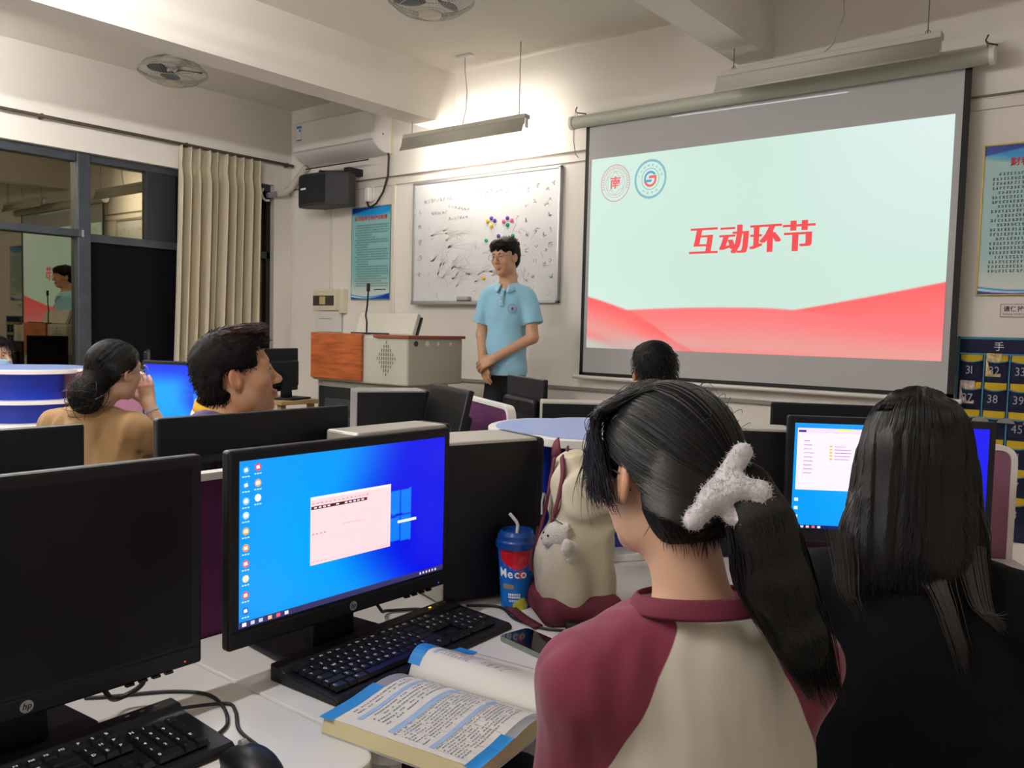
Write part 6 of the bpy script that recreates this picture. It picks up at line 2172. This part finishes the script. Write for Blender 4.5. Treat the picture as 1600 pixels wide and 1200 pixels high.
# --- short-haired heads: cap plus short strands
def short_hair(t, Wp, hd, col, cut, seed, n=900, ln=(.015, .035), flow=None, mat=None, capmat=None, grow=0., tip=None, h=.0045, rad=.0011):
    hs_ = S(.02)
    hs_.el(hd.T((0, -.014, .052)), (.083 + grow, .103 + grow, .086 + grow), hd.R)
    hs_.el(hd.T((0, .042, .082 + grow)), (.070, .052, .038), hd.R, .03)
    hs_.el(hd.T((0, -.05, -.01)), (.072, .058, .075), hd.R, .03)
    hs_.fn(lambda P: cut(hd.inv(P)).astype(np.float32) * hd.sc, .006)
    hs_.fn(lambda P: (.0028 * noise3(P, 130, seed)).astype(np.float32), op='d')
    V, F = surf(hs_, hd.o - .16, hd.o + .18, h)
    hair = Wp(obj('hair', np_mesh('hair', V, F), capmat or HAIRB, t))
    rng = np.random.default_rng(seed)
    idx = rng.choice(len(V), n)
    p = hd.inv(V[idx].astype(np.float32)).astype(float)
    nn = p - np.array((0, -.02, .02)); nn /= np.linalg.norm(nn, axis=1, keepdims=True)
    fl = flow(p) if flow else np.stack([0 * p[:, 0], -.4 + 0 * p[:, 0], -.5 + 0 * p[:, 0]], 1)
    K = 6
    ts = np.linspace(0, 1, K)
    l = rng.uniform(*ln, n)
    P = p[:, None] + l[:, None, None] * (ts[None, :, None] * (fl + .55 * nn + rng.normal(0, .2, (n, 3)))[:, None] + (ts ** 2)[None, :, None] * np.array((0, 0, -.2)))
    P -= nn[:, None] * .004
    strand_obj(t, Wp, tow(hd, P), rad, mat)
    return hair
def finish_face(t, Wp, hd, **k):
    hd.features(t, **k)
    for ob in t.children:
        if ob.name.split('.')[0] in ('eye', 'eyebrow', 'glasses'): Wp(ob)

# --- student in the purple jersey, in profile
def jersey_boy():
    hd = Head((-2.012, 1.318, 1.203), -32, 11, 0, .95)
    O = (-2.02, 1.30)
    def trim(f, zs):
        c = f((0, .0, 1.0 + zs))
        def g(V):
            q = (V - f((0, 0, 0))) @ f.R
            r = np.sqrt(q[:, 0] ** 2 + (q[:, 1] * 1.1) ** 2)
            return .088 - r - .35 * np.clip(.93 + zs - q[:, 2], 0, 1)
        return g
    m = M2('jersey_cloth', '3d1c78', 'd8a51c', 'trim', .8, .001, bump=(500, .15))
    t, f, Wp, neck, body = seated('student in a purple and yellow jersey sitting in profile', O, 30, hd, 'c49372', m, M('trousers_dark'),
        {-1: ((-.25, .06, .79), (-.10, .21, .80), (.35, .8, -.05), (0, 0, 1), 1, .5), 1: ((.25, .06, .79), (.12, .21, .80), (-.3, .8, -.05), (0, 0, 1), -1, .5)},
        w=1.15, dep=1.15, sleeve='short', attrs={'trim': trim}, hs=.011, hh=.0038, zs=.122, jaw=1.12, nose=.85, kn=.24, loose=.03, neckhole=(.08, .08, .05), stool_label='round stool under the student in the jersey')
    def cut(p):
        front = np.minimum(p[:, 1] - .062 + .4 * np.clip(.03 - p[:, 2], 0, .1), .078 - p[:, 2])
        burn = np.minimum(p[:, 1] - .012, .020 - p[:, 2])
        ear = np.minimum(.034 - np.sqrt((p[:, 1] + .010) ** 2 + (p[:, 2] + .006) ** 2), np.abs(p[:, 0]) - .05)
        nape = -.075 - p[:, 2]
        return np.maximum(np.maximum(front, burn), np.maximum(ear, nape))
    def flow(p):
        up = p[:, 2] > .085
        return np.stack([0 * p[:, 0], np.where(up, .9, -.15), np.where(up, .35, -.7)], 1)
    short_hair(t, Wp, hd, '', cut, 5, 3200, (.007, .014), flow, M('hair_strand_auburn', '120c0a', .7, spec=.2), M('hair_cap_dark', '0d0a09', .7, spec=.15), h=.004)
    rng = np.random.default_rng(3)
    n = 700
    ts = np.linspace(0, 1, 8)
    x = rng.uniform(-.055, .055, n); y = rng.uniform(-.03, .070, n)
    z = .138 - .9 * (y - .0) ** 2 / .12 * .25 - 6 * x ** 2
    P = np.stack([x, y, z + .0035], 1)[:, None] + ts[None, :, None] * np.stack([rng.normal(0, .005, n), rng.uniform(.02, .045, n), rng.uniform(.002, .018, n)], 1)[:, None] + (ts ** 2)[None, :, None] * np.array((0, .004, -.010))
    strand_obj(t, Wp, tow(hd, P), .0011, M('hair_strand_red', '3c1d15', .55, spec=.3))
    finish_face(t, Wp, hd, eye=True, brow=True, open_=.28)
    # yellow and white neck binding
    cb = MB(); cw = MB()
    n = 40
    for mb, r0, r1, z0, z1 in ((cb, .090, .083, .985, 1.012), (cw, .096, .090, .975, .987)):
        for i in range(n):
            a = 2 * pi * i / n
            for r_, z_ in ((r0, z0), (r1, z1)):
                mb.v.append(tuple(f((r_ * cos(a), -.008 + r_ * .92 * sin(a), z_ - .02 * sin(a) + .112)) - np.array((*O, 0))))
        mb.f += [(2 * i, 2 * ((i + 1) % n), 2 * ((i + 1) % n) + 1, 2 * i + 1) for i in range(n)]
    obj('collar', cb, M('jersey_yellow', 'd8a51c', .8), t, smooth=180, solid=.005)
    obj('collar_stripe', cw, M('jersey_white', 'cfc8d0', .8), t, smooth=180, solid=.004)
jersey_boy()

# --- woman in the tan shirt, cheek in her hand
def tan_woman():
    hd = Head((-3.405, 1.668, 1.138), 12, 2, 4, 1.0, True)
    O = (-3.47, 1.62)
    t, f, Wp, neck, body = seated('woman in a tan shirt sitting with her cheek in her hand', O, 118, hd, 'c79f84', M('tan_cloth', '98764e', .85, bump=(300, .2), sheen=.1), M('trousers_brown', '2f2925', .8),
        {1: ((.245, .17, .79), (.125, .165, 1.00), (-.22, .02, 1), (.80, -.55, .1), -1, .45), -1: ((-.25, .16, .74), (-.06, .30, .80), (.5, .6, 0), (0, 0, 1), 1, .5)},
        w=1.22, dep=1.2, sleeve='mid', hs=.012, hh=.005, zs=-.005, folds=4.0, loose=.05, kn=.30, stool_label='round stool under the woman in tan')
    rng = np.random.default_rng(6)
    h = S(.025)
    h.el(hd.T(CEN + (0, -.002, .004)), RAD * .98, hd.R)
    h.el(hd.T((0, -.085, -.03)), (.055, .045, .06), hd.R, .04)
    h.el(hd.T((-.01, -.125, -.085)), (.058, .052, .062), hd.R, .03)
    def face(P):
        p = hd.inv(P)
        front = np.minimum(p[:, 1] - .048 + .6 * np.clip(.04 - p[:, 2], 0, .06), .090 - p[:, 2])
        ear = np.minimum(.026 - np.sqrt((p[:, 1] + .004) ** 2 + (p[:, 2] + .008) ** 2), np.abs(p[:, 0]) - .06)
        nape = np.minimum(-.080 - p[:, 2], p[:, 1] + .085)
        return np.maximum(np.maximum(front, ear), nape)
    h.fn(face, .01)
    h.fn(lambda P: (.005 * noise3(P, 75, 2)).astype(np.float32), op='d')
    Wp(blob('hair', h, hd.o - .22, hd.o + .18, .006, HAIRB, t))
    n = 1100
    ts = np.linspace(0, 1, 12)
    a = rng.uniform(0, 2 * pi, n)
    st = np.stack([np.sin(a), np.cos(a) * .7, .25 + .45 * np.cos(a)], 1) + rng.normal(0, .15, (n, 3))
    end = np.repeat(((np.array((0, -.118, -.03)) - CEN) / RAD)[None], n, 0)
    Q = slerp(st, end, ts)
    P = CEN + RAD * Q * (1 + rng.uniform(-.01, .03, (n, 1, 1)))
    keep = ~((P[..., 1] > .05) & (P[..., 2] < .05)).any(1)
    strand_obj(t, Wp, tow(hd, P[keep]), .0012)
    # loose curls of the bun
    n = 500
    c = np.array((-.01, -.125, -.085))
    d0 = rng.normal(0, 1, (n, 3)); d0 /= np.linalg.norm(d0, axis=1, keepdims=True)
    d1 = np.cross(d0, rng.normal(0, 1, (n, 3))); d1 /= np.linalg.norm(d1, axis=1, keepdims=True)
    th = ts * 2.2
    P = c + (np.cos(th)[None, :, None] * d0[:, None] + np.sin(th)[None, :, None] * d1[:, None]) * np.array((.062, .056, .066)) * (1 + rng.uniform(-.05, .14, (n, 1, 1)) + (rng.random((n, 1, 1)) < .08) * ts[None, :, None] * .6)
    strand_obj(t, Wp, tow(hd, P), .0011)
    finish_face(t, Wp, hd, eye=True, brow=True, glasses=(M('glasses_pale', 'a9a4a8', .25, metal=.7), None, .0016), open_=.35)
    # pointed shirt collar and cuff band
    cb = MB()
    n = 30
    for i in range(n):
        a = 2 * pi * i / n
        for r_, z_ in ((.098, .955), (.078, 1.005)):
            cb.v.append(tuple(f((r_ * cos(a), -.012 + r_ * .9 * sin(a), z_ - .012 * sin(a) - .005)) - np.array((*O, 0))))
    cb.f += [(2 * i, 2 * ((i + 1) % n), 2 * ((i + 1) % n) + 1, 2 * i + 1) for i in range(n)]
    obj('collar', cb, M('tan_cloth'), t, smooth=180, solid=.006)
    e0, w0 = f((.245, .17, .79)), f((.125, .165, 1.00))
    ax = unit(w0 - e0)
    p = e0 + (w0 - e0) * .52
    Wp(obj('cuff', MB().tube([p - ax * .022, p + ax * .022], [.047, .043], 20), M('cuff_dark', '3a2a1e', .8), t, smooth=60))
    p = e0 + (w0 - e0) * .86
    Wp(obj('bracelet', MB().tube([p - ax * .006, p + ax * .006], [.030, .029], 20), M('bracelet_grey', 'a8a0a4', .4), t, smooth=60))
tan_woman()

# --- man in front of the projection screen, back of the head
def far_man():
    hd = Head((-1.787, 3.188, 1.178), 50, 0, 0, 1.03)
    O = (-1.775, 3.165)
    t, f, Wp, neck, body = seated('man with short black hair sitting in front of the projection screen', O, 115, hd, 'b98b6c', M('dark_shirt', '191a20', .85), M('trousers_dark'),
        {-1: ((-.24, .06, .70), (-.10, .20, .62), (.3, .8, -.1), (0, 0, 1), 1, .5), 1: ((.24, .06, .70), (.10, .20, .62), (-.3, .8, -.1), (0, 0, 1), -1, .5)},
        w=1.1, hs=.014, hh=.006, zs=.01, kn=.34, stool_label='round stool under the man by the screen')
    def cut(p):
        front = np.minimum(p[:, 1] - .05, .075 - p[:, 2])
        ear = np.minimum(.028 - np.sqrt((p[:, 1] + .004) ** 2 + (p[:, 2] + .012) ** 2), np.abs(p[:, 0]) - .055)
        burn = np.minimum(p[:, 1] - .02, -.0 - p[:, 2])
        nape = -.085 - p[:, 2]
        return np.maximum(np.maximum(front, burn), np.maximum(ear, nape))
    def flow(p):
        return np.stack([np.sign(p[:, 0]) * .25, -.35 + 0 * p[:, 0], -.9 + 0 * p[:, 0]], 1)
    short_hair(t, Wp, hd, '', cut, 9, 1800, (.012, .026), flow, grow=.004)
    finish_face(t, Wp, hd, eye=True, brow=True, glasses=(M('glasses_wire'), None, .0014), open_=.35)
far_man()

# --- masked person by the window
def masked():
    hd = Head((-6.02, 2.165, 1.095), -62, 0, 0, .98, True)
    O = (-6.03, 2.15)
    t, f, Wp, neck, body = seated('person in a pale blue face mask sitting by the window', O, 20, hd, 'c79f84', M('grey_shirt', '55565c', .85), M('trousers_dark'),
        {-1: ((-.22, .12, .72), (-.10, .24, .70), (.3, .8, -.1), (0, 0, 1), 1, .5), 1: ((.22, .12, .72), (.10, .24, .70), (-.3, .8, -.1), (0, 0, 1), -1, .5)},
        w=1.0, hs=.016, hh=.006, zs=-.035, kn=.30, stool_label='round stool under the masked person')
    def cut(p):
        front = np.minimum(p[:, 1] - .05 + .3 * np.clip(.05 - p[:, 2], 0, .1), .072 - p[:, 2])
        return np.maximum(front, -.16 - p[:, 2])
    def flow(p):
        return np.stack([0 * p[:, 0], -.3 + 0 * p[:, 0], -1.2 + 0 * p[:, 0]], 1)
    short_hair(t, Wp, hd, '', cut, 12, 900, (.03, .07), flow, grow=.004, h=.006)
    m = MB()
    def mp(u, v):
        a = radians(-62 + 124 * u)
        r = .074 + .034 * math.cos(a) ** 2
        z = -.014 - .085 * v
        bul = .018 * sin(pi * v) * math.cos(a)
        return tuple(hd.T((sin(a) * (.073 + .006 * sin(pi * v)), .020 + math.cos(a) * (.080 + .6 * bul) + .012 * (1 - v) * math.cos(a) ** 4, z)) - np.array((*O, 0)))
    m.grid(mp, 16, 8)
    mk_ = obj('face_mask', m, M('mask_blue', '8fb4d2', .8), t, smooth=180, solid=.002)
    for sx in (-1, 1):
        obj('ear_loop', MB().tube([hd.T((sx * .066, .055, -.03)) - np.array((*O, 0)), hd.T((sx * .084, .01, -.0)) - np.array((*O, 0)), hd.T((sx * .084, -.018, -.01)) - np.array((*O, 0)), hd.T((sx * .066, .04, -.09)) - np.array((*O, 0))], .0015, 5), RIMW, mk_)
    finish_face(t, Wp, hd, eye=True, brow=True, open_=.45)
masked()

# ---------------------------------------------------------------- backpack with its plush bear
def backpack():
    O = np.array((-1.018, 1.468, ZD))
    t = thing('backpack', 'cream backpack with maroon trim standing on the desk behind the cup', 'backpack', tuple(O), radians(-38))
    CREAM = M('backpack_cream', 'c2b8a0', .8, bump=(120, .25), var=(6, .05))
    MAR = M('backpack_maroon', '5e1a2c', .8, bump=(300, .2))
    d = S(.03)
    d.bx((.0, .035, .155), (.085, .060, .155), .045, None, .03)
    d.bx((-.020, .030, .27), (.055, .040, .07), .035, rmat(0, -8, 0), .04)
    d.el((.025, -.030, .10), (.075, .045, .095), None, .03)
    d.el((.062, -.012, .13), (.040, .05, .12), rmat(0, -12, 0), .02)
    def crease(P):
        return (.008 * noise3(P * np.array((1, 1, .5), np.float32), 48, 2.2) + .004 * np.sin(90 * P[:, 0] + 35 * P[:, 2] + 3 * np.sin(30 * P[:, 2]))).astype(np.float32) * (.5 + .5 * np.clip(P[:, 2] / .2, 0, 1))
    d.fn(crease, op='d')
    d.plane((0, 0, .003), (0, 0, -1))
    blob('bag_body', d, (-.16, -.13, -.01), (.17, .15, .37), .0055, CREAM, t)
    b = S(.02)
    b.bx((.01, .012, .028), (.096, .088, .030), .024)
    b.plane((0, 0, .0), (0, 0, -1))
    blob('bottom_panel', b, (-.14, -.14, -.01), (.15, .14, .08), .006, MAR, t)
    def band(pts, w, name, mat=MAR, th=.004, up=(0, -1, 0)):
        P = bez(np.array([pts], float), np.linspace(0, 1, 40))[0]
        mb = MB()
        for i, p in enumerate(P):
            tg = unit(P[min(i + 1, 39)] - P[max(i - 1, 0)])
            sd = unit(np.cross(tg, np.array(up)))
            mb.v += [tuple(p - sd * w / 2), tuple(p + sd * w / 2)]
        mb.f += [(2 * i, 2 * i + 1, 2 * i + 3, 2 * i + 2) for i in range(39)]
        return obj(name, mb, mat, t, smooth=180, solid=th)
    band([(-.098, .02, .03), (-.104, .02, .12), (-.100, .015, .22), (-.086, .012, .30), (-.055, .015, .343)], .020, 'edge_trim', up=(-.3, -1, 0))
    band([(-.086, .045, .08), (-.094, .045, .2), (-.075, .04, .31)], .05, 'back_panel', up=(-1, -.1, 0))
    band([(-.045, -.018, .325), (-.030, -.030, .28), (-.012, -.045, .22), (.012, -.068, .155), (.026, -.074, .125)], .013, 'zip_trim', up=(0, -1, .2))
    band([(.0, -.015, .335), (.03, -.022, .30), (.045, -.035, .25), (.05, -.05, .20)], .016, 'zip_trim', up=(0, -1, .2))
    band([(-.070, .0, .345), (-.105, .0, .325), (-.125, .005, .285)], .045, 'top_flap', up=(0, -1, 0))
    band([(-.060, -.050, .075), (-.105, -.060, .07), (-.125, -.075, .045), (-.115, -.095, .012), (-.06, -.112, .004), (.03, -.105, .006), (.10, -.085, .006)], .022, 'strap', th=.004, up=(0, 0, 1))
    band([(-.085, -.028, .24), (-.088, -.032, .17), (-.085, -.040, .10)], .006, 'side_zip', M('zip_dark', '2a1418', .6), up=(-.5, -1, 0))
    for p in ((-.012, -.050, .255), (.022, -.080, .145), (-.084, -.040, .165)):
        obj('zip_pull', MB().tube([p, (p[0] + .002, p[1] - .004, p[2] - .018), (p[0] + .004, p[1] - .003, p[2] - .045)], [.004, .003, .005], 8), MAR if p[0] != -.012 else CHROME, t, smooth=60)
    # bear
    bt = thing('plush_bear', 'small white plush bear charm hanging on the cream backpack', 'plush toy', (-.990, 1.402, .932), radians(-35))
    PL = M('plush_white', 'c9c2b6', .95, bump=(220, .9), sheen=.6)
    s = S(.01)
    s.el((0, 0, 0), (.034, .030, .030)); s.el((-.027, .006, .021), (.011, .007, .011)); s.el((.027, .006, .021), (.011, .007, .011))
    s.el((-.002, -.026, -.010), (.015, .012, .011))
    s.fn(lambda P: (.0012 * noise3(P, 500, 1)).astype(np.float32), op='d')
    hb = blob('head', s, (-.06, -.06, -.05), (.06, .05, .05), .003, PL, bt)
    s = S(.01)
    s.el((.028, .012, -.030), (.026, .020, .026)); s.el((.048, .0, -.012), (.012, .011, .016))
    s.fn(lambda P: (.0012 * noise3(P, 500, 1)).astype(np.float32), op='d')
    blob('plush_body', s, (-.03, -.03, -.08), (.09, .05, .03), .0035, PL, bt)
    for sx in (-1, 1):
        obj('eye', MB().sphere((sx * .0135, -.0295, .003), .0026, 8, 6), M('bear_eye', '17120f', .2), hb, smooth=180)
    obj('nose', MB().sphere((-.002, -.0375, -.006), (.003, .002, .002), 8, 6), M('bear_nose', '8a5a40', .5), hb, smooth=180)
    obj('cord_loop', MB().tube([(.005 + .016 * cos(a), -.006 - .01 * sin(a), .030 + .006 * sin(a)) for a in np.linspace(0, 2 * pi, 17)], .0012, 6), M('cord_grey', '4a4644', .6), bt)
backpack()
# a carton at the right edge, on a stool past the end of the mauve desk screen
stool((-.20, 2.70, 0), 'round stool carrying the red and white carton')
bxr = thing('carton', 'tall red and white carton on a stool past the mauve desk screen', 'carton', (-.20, 2.70, .4305), .5)
obj('carton_body', MB().box(-.07, .07, -.05, .05, 0, .56), M('carton_red', 'a8202c', .6), bxr, bevel=.003)
obj('carton_label', MB().box(-.06, .06, -.0515, -.05, .44, .54), M('carton_white', 'cfcac6', .6), bxr)
obj('carton_band', MB().box(-.07, .07, -.0512, -.05, .36, .42), M('carton_pink', 'c98a8c', .6), bxr)
